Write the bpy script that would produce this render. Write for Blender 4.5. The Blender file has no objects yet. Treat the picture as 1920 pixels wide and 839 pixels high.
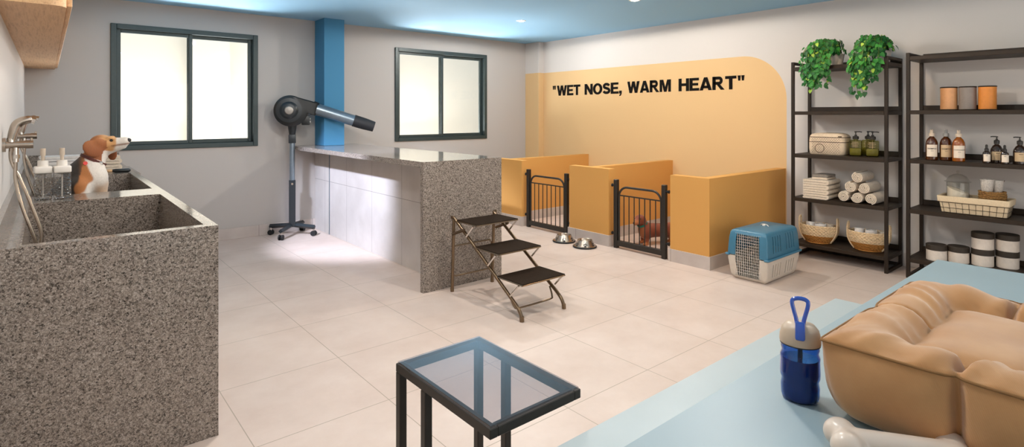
import bpy, bmesh, math, random
import numpy as np
from mathutils import Vector, Matrix, Euler
R = math.radians
PI = math.pi
rnd = random.Random(7)
SC = bpy.context.scene
COL = SC.collection

# ------------------------------------------------------------------ materials
def lin(c):
    if isinstance(c, str):
        c = [int(c[i:i + 2], 16) / 255 for i in (0, 2, 4)]
    return tuple((x / 12.92 if x <= .04045 else ((x + .055) / 1.055) ** 2.4) for x in c[:3]) + (1.0,)

class NT:
    def __init__(s, name):
        s.m = bpy.data.materials.new(name); s.m.use_nodes = True
        s.t = s.m.node_tree; s.t.nodes.clear()
        s.out = s.n('ShaderNodeOutputMaterial')
        s.b = s.n('ShaderNodeBsdfPrincipled')
        s.l(s.b.outputs[0], s.out.inputs[0])
    def n(s, typ, **kw):
        nd = s.t.nodes.new(typ)
        for k, v in kw.items(): setattr(nd, k, v)
        return nd
    def l(s, a, b): s.t.links.new(a, b)
    def math(s, op, a, b=None, clamp=False):
        nd = s.n('ShaderNodeMath', operation=op, use_clamp=clamp)
        for i, v in enumerate((a, b)):
            if v is None: continue
            if isinstance(v, (int, float)): nd.inputs[i].default_value = v
            else: s.l(v, nd.inputs[i])
        return nd.outputs[0]
    def mix(s, f, a, b, blend='MIX'):
        nd = s.n('ShaderNodeMix', data_type='RGBA', blend_type=blend)
        for sock, v in ((nd.inputs[0], f), (nd.inputs[6], a), (nd.inputs[7], b)):
            if isinstance(v, (int, float)): sock.default_value = v
            elif isinstance(v, tuple): sock.default_value = v
            else: s.l(v, sock)
        return nd.outputs[2]
    def noise(s, scale, detail=3, vec=None, rough=.55):
        nd = s.n('ShaderNodeTexNoise'); nd.inputs['Scale'].default_value = scale
        nd.inputs['Detail'].default_value = detail; nd.inputs['Roughness'].default_value = rough
        s.l(vec if vec is not None else s.pos(), nd.inputs['Vector'])
        return nd.outputs[0]
    def pos(s, obj=False):
        if not hasattr(s, '_p'):
            s._p = s.n('ShaderNodeNewGeometry').outputs['Position']
            s._o = s.n('ShaderNodeTexCoord').outputs['Object']
        return s._o if obj else s._p
    def ramp(s, fac, stops, const=False):
        nd = s.n('ShaderNodeValToRGB')
        if const: nd.color_ramp.interpolation = 'CONSTANT'
        e = nd.color_ramp.elements
        while len(e) < len(stops): e.new(.5)
        for el, (p, c) in zip(e, stops): el.position = p; el.color = c
        s.l(fac, nd.inputs[0]); return nd.outputs[0]
    def bump(s, h, strength=.2, dist=.01):
        nd = s.n('ShaderNodeBump'); nd.inputs['Strength'].default_value = strength; nd.inputs['Distance'].default_value = dist
        s.l(h, nd.inputs['Height']); s.l(nd.outputs[0], s.b.inputs['Normal'])
    def set(s, col=None, rough=None, metal=None, spec=None, trans=None, ior=None, coat=None, alpha=None, sheen=None):
        for k, v in (('Base Color', col), ('Roughness', rough), ('Metallic', metal), ('Specular IOR Level', spec),
                     ('Transmission Weight', trans), ('IOR', ior), ('Coat Weight', coat), ('Alpha', alpha), ('Sheen Weight', sheen)):
            if v is None: continue
            if isinstance(v, (int, float, tuple)): s.b.inputs[k].default_value = v
            else: s.l(v, s.b.inputs[k])
        return s

M = {}
def plain(name, c, rough=.5, metal=0., var=.06, scale=30, bump=0., bscale=200, spec=None, **kw):
    t = NT(name); c = lin(c)
    nz = t.noise(scale, 3, t.pos(True))
    d = tuple(x * (1 - var) for x in c[:3]) + (1,); e = tuple(min(1, x * (1 + var)) for x in c[:3]) + (1,)
    t.set(col=t.ramp(nz, [(.3, d), (.7, e)]), rough=rough, metal=metal, spec=spec, **kw)
    if bump: t.bump(t.noise(bscale, 2, t.pos(True)), bump, .002 if name != 'crystal' else .011)
    M[name] = t.m; return t.m

def glassy(name, c, rough=.03, refl=1.0, crystal=False):
    # thin-walled look: coloured transparency with a clear-coat reflection by fresnel
    t = NT(name); t.t.nodes.remove(t.b)
    tr = t.n('ShaderNodeBsdfTransparent'); tr.inputs[0].default_value = lin(c)
    gl = t.n('ShaderNodeBsdfGlossy'); gl.inputs['Roughness'].default_value = rough
    lw = t.n('ShaderNodeLayerWeight'); lw.inputs[0].default_value = .5
    sch = t.math('ADD', t.math('MULTIPLY', t.math('POWER', lw.outputs['Facing'], 4.), .9), .035, True)
    mx = t.n('ShaderNodeMixShader')
    if crystal:
        v = t.n('ShaderNodeTexVoronoi'); v.inputs['Scale'].default_value = 95; t.l(t.pos(True), v.inputs['Vector'])
        bp = t.n('ShaderNodeBump'); bp.inputs['Strength'].default_value = 1; bp.inputs['Distance'].default_value = .012; t.l(v.outputs['Distance'], bp.inputs['Height'])
        t.l(bp.outputs[0], gl.inputs['Normal']); t.l(bp.outputs[0], lw.inputs['Normal'])
    t.l(t.math('MULTIPLY', sch, refl, True), mx.inputs[0]); t.l(tr.outputs[0], mx.inputs[1]); t.l(gl.outputs[0], mx.inputs[2])
    t.l(mx.outputs[0], t.out.inputs[0]); M[name] = t.m; return t.m

def xyz(t, vec):
    nd = t.n('ShaderNodeSeparateXYZ'); t.l(vec, nd.inputs[0]); return nd.outputs

def make_materials():
    # floor tile 0.62 m with thin joints
    t = NT('floor_tile'); x, y, z = xyz(t, t.pos())
    def joint(v, off, per, w):
        f = t.math('FRACT', t.math('DIVIDE', t.math('SUBTRACT', v, off - 10 * per), per))
        return t.math('GREATER_THAN', t.math('ABSOLUTE', t.math('SUBTRACT', f, .5)), .5 - w / per / 2)
    j = t.math('MAXIMUM', joint(x, .672, .619, .0042), joint(y, 2.489, .6185, .0042))
    tx = t.math('FLOOR', t.math('DIVIDE', t.math('SUBTRACT', x, .672 - 6.19), .619)); ty = t.math('FLOOR', t.math('DIVIDE', t.math('SUBTRACT', y, 2.489 - 6.185), .6185))
    wn = t.n('ShaderNodeTexWhiteNoise', noise_dimensions='2D'); cb = t.n('ShaderNodeCombineXYZ'); t.l(tx, cb.inputs[0]); t.l(ty, cb.inputs[1]); t.l(cb.outputs[0], wn.inputs['Vector'])
    big = t.ramp(t.noise(2.2, 6, None, .65), [(.3, lin('ccb8ac')), (.55, lin('d6c4b9')), (.75, lin('ddcdc3'))])
    tone = t.mix(t.math('MULTIPLY', wn.outputs[0], .12), big, lin('bfae9f'))
    c = t.mix(j, tone, lin('a59686'))
    t.set(col=c, rough=t.math('ADD', t.math('MULTIPLY', t.noise(6, 4), .2), .30), spec=.35)
    t.bump(t.math('SUBTRACT', t.math('MULTIPLY', t.noise(60, 3), .05), j), .12, .002); M['floor_tile'] = t.m
    # counter cladding tile
    t = NT('wall_tile'); x, y, z = xyz(t, t.pos())
    j = t.math('MAXIMUM', joint(y, 4.646, .62, .005), joint(z, .617, .62, .005))
    c = t.mix(j, t.ramp(t.noise(3, 6), [(.3, lin('bdb6b0')), (.7, lin('cfc9c4'))]), lin('8c8580'))
    t.set(col=c, rough=.35); M['wall_tile'] = t.m
    # skirting tile
    t = NT('skirting'); x, y, z = xyz(t, t.pos())
    j = t.math('MAXIMUM', joint(x, 1.885, .62, .005), joint(y, .632, .62, .005))
    t.set(col=t.mix(j, t.ramp(t.noise(5, 5), [(.3, lin('bcb0a9')), (.7, lin('c9bfb8'))]), lin('93877f')), rough=.4); M['skirting'] = t.m
    # granite
    t = NT('granite')
    v = t.n('ShaderNodeTexVoronoi'); v.inputs['Scale'].default_value = 150; t.l(t.pos(), v.inputs['Vector'])
    r0 = xyz(t, v.outputs['Color'])[0]
    v2 = t.n('ShaderNodeTexVoronoi'); v2.inputs['Scale'].default_value = 320; t.l(t.pos(), v2.inputs['Vector'])
    r1 = xyz(t, v2.outputs['Color'])[1]
    a = t.ramp(r0, [(0, lin('2d2824')), (.13, lin('655b54')), (.3, lin('8a7e76')), (.6, lin('9c9087')), (.84, lin('b4a89e'))], True)
    b = t.ramp(r1, [(0, lin('29241f')), (.2, lin('6b6259')), (.5, lin('91867b')), (.86, lin('beb4aa'))], True)
    c = t.mix(.5, a, b)
    t.set(col=c, rough=.12, spec=.5); M['granite'] = t.m
    # painted walls
    def wall(name, c, bmp=.03):
        t = NT(name)
        t.set(col=t.mix(t.math('MULTIPLY', t.noise(1.3, 4), .1), lin(c), tuple(x * .9 for x in lin(c)[:3]) + (1,)), rough=.75, spec=.25)
        if bmp: t.bump(t.noise(240, 2), bmp, .001)
        M[name] = t.m; return t
    wall('wall_paint', 'cac5c1'); wall('ceiling_paint', '93c0df'); wall('wall_paint_shaded', 'bbb5b0'); wall('column_blue', '4a87ad')  # back wall: wall paint darkened, its dimmer light put into the colour
    wall('exterior_wall', 'cfcbc0', 0); wall('orange_paint', 'd69f58')
    # right wall and corner column: mural band with one rounded corner
    for nm, lim in (('mural_wall', 2.705), ('mural_column', -5.)):
        t = wall(nm, 'd2ccc7'); x, y, z = xyz(t, t.pos())
        base = t.b.inputs['Base Color'].links[0].from_socket
        # rounded corner at y = lim, z = 2.064, radius .5
        qy = t.math('MAXIMUM', t.math('SUBTRACT', lim + .5, y), 0.); qz = t.math('MAXIMUM', t.math('SUBTRACT', z, 2.064 - .5), 0.)
        d = t.math('SQRT', t.math('ADD', t.math('MULTIPLY', qy, qy), t.math('MULTIPLY', qz, qz)))
        inside = t.math('LESS_THAN', d, .5)
        mural = t.mix(t.math('MULTIPLY', t.noise(1.3, 4), .1), lin('dcb988'), lin('d0ad7c'))
        t.set(col=t.mix(inside, base, mural))
    plain('frame_dark', '364242', .4, .2); plain('gasket', '20282a', .6)
    plain('steel_dark', '35312d', .42, .45); plain('shelf_metal', '271d14', .5, 0, spec=.3)
    # oak
    def oak(name, c1, c2):
        t = NT(name); mp = t.n('ShaderNodeMapping'); mp.inputs['Scale'].default_value = (30, 1.3, 30); t.l(t.pos(), mp.inputs[0])
        n1 = t.noise(2.2, 6, mp.outputs[0], .65)
        t.set(col=t.ramp(n1, [(.3, lin(c1)), (.5, lin(c2)), (.7, lin(c1))]), rough=.5); t.bump(n1, .06, .002); M[name] = t.m
    oak('oak', 'b88a61', 'd9b083')
    plain('shelf_board', '2c2117', .5, 0, .15, 20, spec=.3)
    plain('chrome', 'd8d2cb', .14, 1.); plain('brushed_nickel', 'c3b6a8', .26, 1.); plain('bronze_tube', '7d6a55', .32, .9)
    plain('black_plastic', '14181a', .35); plain('charcoal_plastic', '252a2e', .38, .1); plain('silver_tube', '8d9aa4', .32, .85)
    plain('black_rubber', '17181a', .6); plain('grille', '9a958f', .4, .6, .3, 400)
    plain('lamp_ring', 'e9e6e0', .4)
    t = NT('lamp_lens'); t.set(col=(1, 1, 1, 1)); t.b.inputs['Emission Color'].default_value = (1, .86, .7, 1); t.b.inputs['Emission Strength'].default_value = 30; M['lamp_lens'] = t.m
    plain('grip_tread', '2a2018', .95, 0, .45, 300, .6, 500, spec=.1)
    plain('platform_blue', '8a9ea6', .45, 0, .03, 4, .02, 300)
    plain('platform_pale', 'aab6b9', .45, 0, .03, 4, .02, 300)
    glassy('window_glass', 'fcfbf8', refl=.6); glassy('table_glass', 'efecee', refl=2.0)
    glassy('clear_glass', 'fafaf8', refl=.9, rough=.04); glassy('crystal', 'f7f5f2', refl=5., rough=.06, crystal=True)
    plain('paint_cream', 'e8e0d6', .4); plain('white_plastic', 'ece5dc', .3, 0, .02); plain('greige_plastic', 'b9a58f', .4)
    plain('lettering', '14110e', .8, spec=.1)
    plain('crate_blue', '3f7691', .35, 0, .03); plain('crate_cream', 'cfc5b8', .4, 0, .03); plain('wire_white', 'd9d3ca', .35, .3)
    plain('crate_dark', '2a2522', .7)
    plain('bone_white', 'd9c8b8', .3, 0, .03, 6, coat=.3)
    plain('towel', 'd9c9b4', .95, 0, .12, 60, .9, 420, sheen=.3); plain('towel_dark', '8a8178', .95, 0, .3, 90, .9, 420)
    plain('towel_white', 'e2dcd6', .95, 0, .08, 60, .9, 420, sheen=.3)
    plain('cream_cloth', 'dcc7ac', .9, 0, .08, 40, .3, 300); plain('brown_piping', '4a3424', .7)
    plain('linen', 'd8c3a2', .95, 0, .1, 160, .5, 600)
    plain('wicker_light', 'd8bd97', .8, 0, .25, 120, .6, 180); plain('wicker_tan', 'a8702f', .8, 0, .3, 120, .6, 180)
    plain('seagrass', '8a6535', .85, 0, .5, 110, 1., 120); plain('stone_mug', 'bdb6ad', .7, 0, .25, 130, .3, 150)
    plain('candle', 'efe4d4', .5, 0, .03)
    plain('can_peach', 'dba06d', .45); plain('can_grey', '8b8078', .45); plain('can_orange', 'e08a34', .45)
    plain('jar_white', 'dfd3c6', .45); plain('jar_lid', '32291f', .6)
    plain('amber', '4a2408', .12, 0, .2, 20, coat=.6); plain('amber_light', '8a4a12', .12, 0, .2, 20, coat=.6); plain('smoke_brown', '2e2018', .14, 0, .1, coat=.5)
    plain('paper_label', 'e4d5c2', .7, 0, .02); plain('paper_tan', 'd0b48e', .7, 0, .02); plain('ink', '2c2420', .7)
    plain('pump_beige', 'c9b8a4', .4); plain('pump_grey', '8f8f8c', .4); plain('pump_dark', '25211d', .4)
    glassy('olive_glass', 'dedaa8', refl=1.3); glassy('blue_clear', '6aa0dc', refl=1.4)
    plain('olive_liquid', '8a8650', .25, 0, .1)
    plain('bottle_blue', '1d4fae', .25, 0, .05, coat=.5); plain('bottle_navy', '1d4c80', .2, 0, .1, coat=.6); plain('straw_dark', '1a2340', .4)
    plain('pot_white', 'cdc5bb', .6); plain('soil', '33261b', .95, 0, .4, 90)
    plain('stem_green', '5f7c33', .6)
    # leaves
    t = NT('leaf'); at = t.n('ShaderNodeAttribute', attribute_name='Col')
    t.set(col=at.outputs['Color'], rough=.5, spec=.3); M['leaf'] = t.m
    # fur
    t = NT('fur'); at = t.n('ShaderNodeAttribute', attribute_name='Col')
    nz = t.noise(90, 4, t.pos(True)); c = t.mix(t.math('MULTIPLY', nz, .35), at.outputs['Color'], (.12, .07, .04, 1))
    t.set(col=c, rough=.7, sheen=.15); mp = t.n('ShaderNodeMapping'); mp.inputs['Scale'].default_value = (300, 300, 90); t.l(t.pos(True), mp.inputs[0])
    t.bump(t.noise(1., 3, mp.outputs[0]), .35, .003); M['fur'] = t.m
    plain('eye_dark', '1a0f0a', .05, coat=1.); plain('nose_black', '1b1614', .3, 0, .2, 200)
    plain('collar_brown', '5c2a22', .5); plain('tag_red', 'd8342b', .4); plain('collar_teal', '127a68', .5)
    # corduroy for the bed
    t = NT('corduroy'); w = t.n('ShaderNodeTexWave'); w.inputs['Scale'].default_value = 120; w.inputs['Distortion'].default_value = 1.2; w.inputs['Detail'].default_value = 1
    mp = t.n('ShaderNodeMapping'); mp.inputs['Rotation'].default_value = (0, R(35), R(55)); t.l(t.pos(True), mp.inputs[0]); t.l(mp.outputs[0], w.inputs['Vector'])
    nz = t.noise(9, 4, t.pos(True)); c = t.ramp(nz, [(.3, lin('ab7a4a')), (.7, lin('bd8d5c'))])
    t.set(col=t.mix(t.math('MULTIPLY', w.outputs[1], .08), c, lin('8c6238')), rough=.95, sheen=.4)
    t.bump(w.outputs[1], .14, .0012); M['corduroy'] = t.m
    plain('bed_piping', '8a6238', .9)
make_materials()

# ------------------------------------------------------------------ objects
def props(o, label=None, cat=None, group=None, kind=None):
    for k, v in (('label', label), ('category', cat), ('group', group), ('kind', kind)):
        if v: o[k] = v
    return o
def thing(name, label, cat, loc=(0, 0, 0), rz=0., group=None):
    o = bpy.data.objects.new(name, None); COL.objects.link(o); o.location = loc; o.rotation_euler = (0, 0, rz)
    o.empty_display_size = .05
    return props(o, label, cat, group)
def retree(src, loc, rz=None, label=None, scale=None):
    def cp(o, par):
        c = o.copy(); COL.objects.link(c)
        if par: c.parent = par
        for ch in list(o.children): cp(ch, c)
        return c
    c = cp(src, None); c.location = loc
    if rz is not None: c.rotation_euler = (0, 0, rz)
    if scale: c.scale = scale
    if label: c['label'] = label
    return c

class MB:
    """collects geometry of ONE part"""
    def __init__(s): s.bm = bmesh.new()
    def box(s, lo, hi, bev=0., seg=2, rot=None, piv=None):
        b = bmesh.new(); bmesh.ops.create_cube(b, size=1)
        c = [(a + d) / 2 for a, d in zip(lo, hi)]; d = [max(1e-5, abs(e - a)) for a, e in zip(lo, hi)]
        bmesh.ops.scale(b, vec=d, verts=b.verts)
        if bev: bmesh.ops.bevel(b, geom=b.edges[:], offset=bev, segments=seg, affect='EDGES', profile=.5)
        bmesh.ops.translate(b, vec=c, verts=b.verts)
        if rot is not None: bmesh.ops.rotate(b, cent=piv or c, matrix=Euler(rot).to_matrix(), verts=b.verts)
        return s.add(b)
    def add(s, b, mat=None):
        if mat is not None: bmesh.ops.transform(b, matrix=mat, verts=b.verts)
        me = bpy.data.meshes.new('tmp'); b.to_mesh(me); b.free(); s.bm.from_mesh(me); bpy.data.meshes.remove(me); return s
    def ring_loft(s, rings, close=True, cap0=True, cap1=True):
        vs = [[s.bm.verts.new(p) for p in r] for r in rings]; n = len(rings[0])
        for a, b in zip(vs, vs[1:]):
            for i in range(n if close else n - 1):
                j = (i + 1) % n
                try: s.bm.faces.new((a[i], a[j], b[j], b[i]))
                except ValueError: pass
        if cap0 and n > 2: s.bm.faces.new(vs[0][::-1])
        if cap1 and n > 2: s.bm.faces.new(vs[-1])
        return s
    def tube(s, pts, r, n=10, closed=False, caps=True, sx=1., up=None):
        pts = [Vector(p) for p in pts]; m = len(pts); rings = []
        rr = r if isinstance(r, (list, tuple)) else [r] * m
        prev = None
        for i, p in enumerate(pts):
            if closed: d = pts[(i + 1) % m] - pts[i - 1]
            else: d = pts[min(i + 1, m - 1)] - pts[max(i - 1, 0)]
            d.normalize()
            if prev is None:
                u = Vector(up) if up else (Vector((0, 0, 1)) if abs(d.z) < .9 else Vector((1, 0, 0)))
            else: u = prev
            a = (u - d * u.dot(d)).normalized(); b = d.cross(a); prev = a
            rings.append([p + (a * math.cos(t) + b * math.sin(t) * sx) * rr[i] for t in (2 * PI * k / n for k in range(n))])
        if closed: rings.append(rings[0]); return s.ring_loft_closed(rings[:-1])
        return s.ring_loft(rings, True, caps, caps)
    def ring_loft_closed(s, rings):
        vs = [[s.bm.verts.new(p) for p in r] for r in rings]; n = len(rings[0]); m = len(rings)
        for k in range(m):
            a, b = vs[k], vs[(k + 1) % m]
            for i in range(n):
                j = (i + 1) % n; s.bm.faces.new((a[i], a[j], b[j], b[i]))
        return s
    def sqtube(s, pts, w, up=None):
        return s.tube(pts, w * .7071, 4, up=up)
    def cyl(s, p0, p1, r0, r1=None, n=20): return s.tube([p0, p1], [r0, r0 if r1 is None else r1], n)
    def lathe(s, prof, c=(0, 0, 0), n=28, sy=1., power=2.):
        rings = []
        for r, z in prof:
            rr = max(r, 1e-4); ring = []
            for k in range(n):
                t = 2 * PI * k / n; ct, st = math.cos(t), math.sin(t)
                if power != 2.:
                    q = (abs(ct) ** power + abs(st) ** power) ** (-1 / power)
                else: q = 1.
                ring.append((c[0] + rr * ct * q, c[1] + rr * st * q * sy, c[2] + z))
            rings.append(ring)
        return s.ring_loft(rings)
    def sphere(s, c, r, sc=(1, 1, 1), u=16, v=10, rot=None):
        b = bmesh.new(); bmesh.ops.create_uvsphere(b, u_segments=u, v_segments=v, radius=r)
        bmesh.ops.scale(b, vec=sc, verts=b.verts)
        if rot: bmesh.ops.rotate(b, cent=(0, 0, 0), matrix=Euler(rot).to_matrix(), verts=b.verts)
        bmesh.ops.translate(b, vec=c, verts=b.verts); return s.add(b)
    def prism(s, poly, d0, d1, axis=1):
        """extrude a 2D polygon along axis (0: (y,z), 1: (x,z), 2: (x,y))"""
        def P(a, b, d): return ((d, a, b), (a, d, b), (a, b, d))[axis]
        v0 = [s.bm.verts.new(P(a, b, d0)) for a, b in poly]; v1 = [s.bm.verts.new(P(a, b, d1)) for a, b in poly]
        n = len(poly)
        s.bm.faces.new(v0); s.bm.faces.new(v1[::-1])
        for i in range(n): s.bm.faces.new((v0[i], v1[i], v1[(i + 1) % n], v0[(i + 1) % n]))
        return s
    def build(s, name, mat, parent=None, sharp=32, mods=None):
        bmesh.ops.recalc_face_normals(s.bm, faces=s.bm.faces)
        me = bpy.data.meshes.new(name); s.bm.to_mesh(me); s.bm.free()
        return link(name, me, mat, parent, sharp)
def link(name, me, mat, parent=None, sharp=32):
    me.materials.clear()
    for m in (mat if isinstance(mat, (list, tuple)) else [mat]): me.materials.append(M[m])
    me.shade_smooth()
    if sharp: me.set_sharp_from_angle(angle=R(sharp))
    o = bpy.data.objects.new(name, me); COL.objects.link(o)
    if parent: o.parent = parent
    return o
def struct(o): o['kind'] = 'structure'; return o
def arc(c, r, a0, a1, n, plane='xz'):
    out = []
    for k in range(n + 1):
        a = R(a0 + (a1 - a0) * k / n); u, v = r * math.cos(a), r * math.sin(a)
        out.append({'xz': (c[0] + u, c[1], c[2] + v), 'yz': (c[0], c[1] + u, c[2] + v), 'xy': (c[0] + u, c[1] + v, c[2])}[plane])
    return out
def bez(p, n=16):
    """smooth Catmull-Rom through points"""
    p = [Vector(q) for q in p]; q = [p[0] * 2 - p[1]] + p + [p[-1] * 2 - p[-2]]; out = []
    for i in range(1, len(q) - 2):
        a, b, c, d = q[i - 1:i + 3]
        for k in range(n):
            t = k / n
            out.append(.5 * ((2 * b) + (c - a) * t + (2 * a - 5 * b + 4 * c - d) * t * t + (3 * b - a - 3 * c + d) * t ** 3))
    return out + [p[-1]]

# ---- implicit surfaces (for the dogs and the bone): smooth unions, meshed with surface nets
class SDF:
    def __init__(s, lo, hi, h):
        s.lo, s.h = np.array(lo, float), h
        ax = [np.arange(a, b + h, h) for a, b in zip(lo, hi)]
        s.X, s.Y, s.Z = np.meshgrid(*ax, indexing='ij'); s.f = np.full(s.X.shape, 9.)
    def _u(s, d, k):
        hh = np.clip(.5 + .5 * (s.f - d) / k, 0, 1); s.f = s.f * (1 - hh) + d * hh - k * hh * (1 - hh)
    def cap(s, a, b, ra, rb, k=.02):
        a, b = np.array(a, float), np.array(b, float); ba = b - a; l2 = max((ba ** 2).sum(), 1e-9)
        t = np.clip(((s.X - a[0]) * ba[0] + (s.Y - a[1]) * ba[1] + (s.Z - a[2]) * ba[2]) / l2, 0, 1)
        d = np.sqrt((s.X - a[0] - t * ba[0]) ** 2 + (s.Y - a[1] - t * ba[1]) ** 2 + (s.Z - a[2] - t * ba[2]) ** 2) - (ra + (rb - ra) * t)
        s._u(d, k); return s
    def ell(s, c, r, rot=(0, 0, 0), k=.02, cut=False):
        m = np.array(Euler(rot).to_matrix()); P = np.stack([s.X - c[0], s.Y - c[1], s.Z - c[2]], -1) @ m
        r = np.array(r, float); k0 = np.sqrt(((P / r) ** 2).sum(-1)); k1 = np.sqrt(((P / r ** 2) ** 2).sum(-1)) + 1e-9
        d = k0 * (k0 - 1) / k1
        if cut:
            hh = np.clip(.5 - .5 * (s.f + d) / k, 0, 1); s.f = s.f * (1 - hh) - d * hh + k * hh * (1 - hh)
        else: s._u(d, k)
        return s
    def mesh(s):
        f = s.f; ins = f < 0; nx, ny, nz = f.shape
        C = [(i, j, k) for i in (0, 1) for j in (0, 1) for k in (0, 1)]
        cor = [ins[i:nx - 1 + i, j:ny - 1 + j, k:nz - 1 + k] for i, j, k in C]
        cnt = sum(c.astype(int) for c in cor); act = (cnt > 0) & (cnt < 8); idx = np.argwhere(act)
        ids = -np.ones(act.shape, int); ids[act] = np.arange(len(idx))
        acc = np.zeros((len(idx), 3)); num = np.zeros(len(idx))
        for a in range(8):
            for b in range(a + 1, 8):
                if sum(abs(p - q) for p, q in zip(C[a], C[b])) != 1: continue
                fa = f[tuple((idx + C[a]).T)]; fb = f[tuple((idx + C[b]).T)]; m = (fa < 0) != (fb < 0)
                t = np.where(m, fa / np.where(m, fa - fb, 1), 0)
                p = np.array(C[a]) + t[:, None] * (np.array(C[b]) - np.array(C[a])); acc[m] += p[m]; num[m] += 1
        V = s.lo + (idx + acc / num[:, None]) * s.h
        F = []
        for ax in range(3):
            o = [d for d in range(3) if d != ax]; sl0 = [slice(None)] * 3; sl1 = [slice(None)] * 3
            sl0[ax] = slice(0, -1); sl1[ax] = slice(1, None)
            ch = ins[tuple(sl0)] != ins[tuple(sl1)]
            for e in np.argwhere(ch):
                if e[o[0]] < 1 or e[o[1]] < 1 or e[o[0]] > act.shape[o[0]] - 1 or e[o[1]] > act.shape[o[1]] - 1: continue
                q = []
                for da, db in ((0, 0), (-1, 0), (-1, -1), (0, -1)):
                    c = list(e); c[o[0]] += da; c[o[1]] += db; q.append(ids[tuple(c)])
                if min(q) < 0: continue
                flip = ins[tuple(e)] ^ (ax == 1)
                F.append(q if flip else q[::-1])
        me = bpy.data.meshes.new('body'); me.from_pydata(V.tolist(), [], F); me.update()
        b = bmesh.new(); b.from_mesh(me); bmesh.ops.recalc_face_normals(b, faces=b.faces)
        for _ in range(2): bmesh.ops.smooth_vert(b, verts=b.verts, factor=.4, use_axis_x=True, use_axis_y=True, use_axis_z=True)
        b.to_mesh(me); b.free(); return me
def paint(me, fn):
    at = me.color_attributes.new('Col', 'FLOAT_COLOR', 'POINT')
    buf = []
    for v in me.vertices: buf += list(fn(v.co))
    at.data.foreach_set('color', buf)

def text_mesh(body, size):
    cu = bpy.data.curves.new('t', 'FONT'); cu.body = body; cu.size = size; cu.align_x = 'CENTER'; cu.offset = size * .012
    o = bpy.data.objects.new('t', cu); COL.objects.link(o)
    dg = bpy.context.evaluated_depsgraph_get(); dg.update(); me = bpy.data.meshes.new_from_object(o.evaluated_get(dg))
    bpy.data.objects.remove(o); return me
# ------------------------------------------------------------------ the room
XL, XR, YB, YF, ZC = -.15, 6.096, 6.83, -1.6, 2.555
struct(MB().box((XL - .1, YF - .1, -.1), (XR + .1, YB + .16, 0)).build('floor', 'floor_tile'))
struct(MB().box((XL - .1, YF - .1, ZC), (XR + .1, YB + .16, ZC + .12)).build('ceiling', 'ceiling_paint'))
struct(MB().box((XL - .1, YF - .1, 0), (XL, YB + .16, ZC)).build('wall_left', 'wall_paint'))
struct(MB().box((XR, YF - .1, 0), (XR + .1, YB + .16, ZC)).build('wall_right', 'mural_wall'))
struct(MB().box((XL, YF - .1, 0), (.3, YF, ZC)).box((5.3, YF - .1, 0), (XR, YF, ZC)).box((.3, YF - .1, 0), (5.3, YF, .12)).box((.3, YF - .1, 2.4), (5.3, YF, ZC)).build('wall_front', 'wall_paint'))  # front opening added to let the fill light in
W1 = (.491, 1.874, 1.04, 2.314); W2 = (3.629, 5.19, 1.035, 2.314)
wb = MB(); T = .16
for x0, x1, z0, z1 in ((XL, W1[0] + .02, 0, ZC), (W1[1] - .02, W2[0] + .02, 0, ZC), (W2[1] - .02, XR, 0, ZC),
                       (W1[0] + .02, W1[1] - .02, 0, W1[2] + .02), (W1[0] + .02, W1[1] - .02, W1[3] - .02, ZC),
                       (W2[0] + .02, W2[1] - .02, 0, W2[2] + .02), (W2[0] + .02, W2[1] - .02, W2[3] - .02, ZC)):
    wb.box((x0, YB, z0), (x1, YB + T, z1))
struct(wb.build('wall_back', 'wall_paint_shaded'))
struct(MB().box((.60, YB - .014, 0), (2.54, YB, .125), .002, 1).build('baseboard_back', 'skirting'))
struct(MB().box((XR - .014, YF, 0), (XR, 6.51, .125), .002, 1).build('baseboard_right', 'skirting'))
struct(MB().box((2.54, 6.53, 1.028), (2.79, YB, ZC), .003, 1).build('trim_1', 'column_blue'))
struct(MB().box((5.985, 6.51, 0), (XR, YB, ZC), .003, 1).build('trim_2', 'mural_column'))

def window(idx, W, mid):
    x0, x1, z0, z1 = W; y0, y1 = YB - .022, YB + .1
    w = thing('window_%d' % idx, None, None, ((x0 + x1) / 2, YB, z0)); w['kind'] = 'structure'
    ox, oz = (x0 + x1) / 2, z0
    def bx(b, a, c, d, e, ya, yb): b.box((a - ox, ya - YB, d - oz), (c - ox, yb - YB, e - oz), .004, 1)
    b = MB(); fw = .05
    bx(b, x0, x0 + fw, z0, z1, y0, y1); bx(b, x1 - fw, x1, z0, z1, y0, y1)
    bx(b, x0 + fw, x1 - fw, z1 - fw, z1, y0, y1); bx(b, x0 + fw, x1 - fw, z0, z0 + fw, y0, y1)
    b.build('window_frame', 'frame_dark', w)
    for k, (a, c, ya) in enumerate(((x0 + fw, mid + .022, YB + .012), (mid - .022, x1 - fw, YB + .05))):
        s = MB(); sw = .035 if k == 0 else .04; yb = ya + .034
        bx(s, a, a + sw, z0 + fw, z1 - fw, ya, yb); bx(s, c - sw, c, z0 + fw, z1 - fw, ya, yb)
        bx(s, a + sw, c - sw, z1 - fw - sw, z1 - fw, ya, yb); bx(s, a + sw, c - sw, z0 + fw, z0 + fw + sw, ya, yb)
        so = s.build('window_sash', 'frame_dark', w)
        p = MB(); p.box((a + sw - .006 - ox, ya + .015 - YB, z0 + fw + sw - .006 - oz), (c - sw + .006 - ox, ya + .02 - YB, z1 - fw - sw + .006 - oz))
        p.build('window_pane', 'window_glass', so)
window(1, W1, 1.192); window(2, W2, 4.397)
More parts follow.
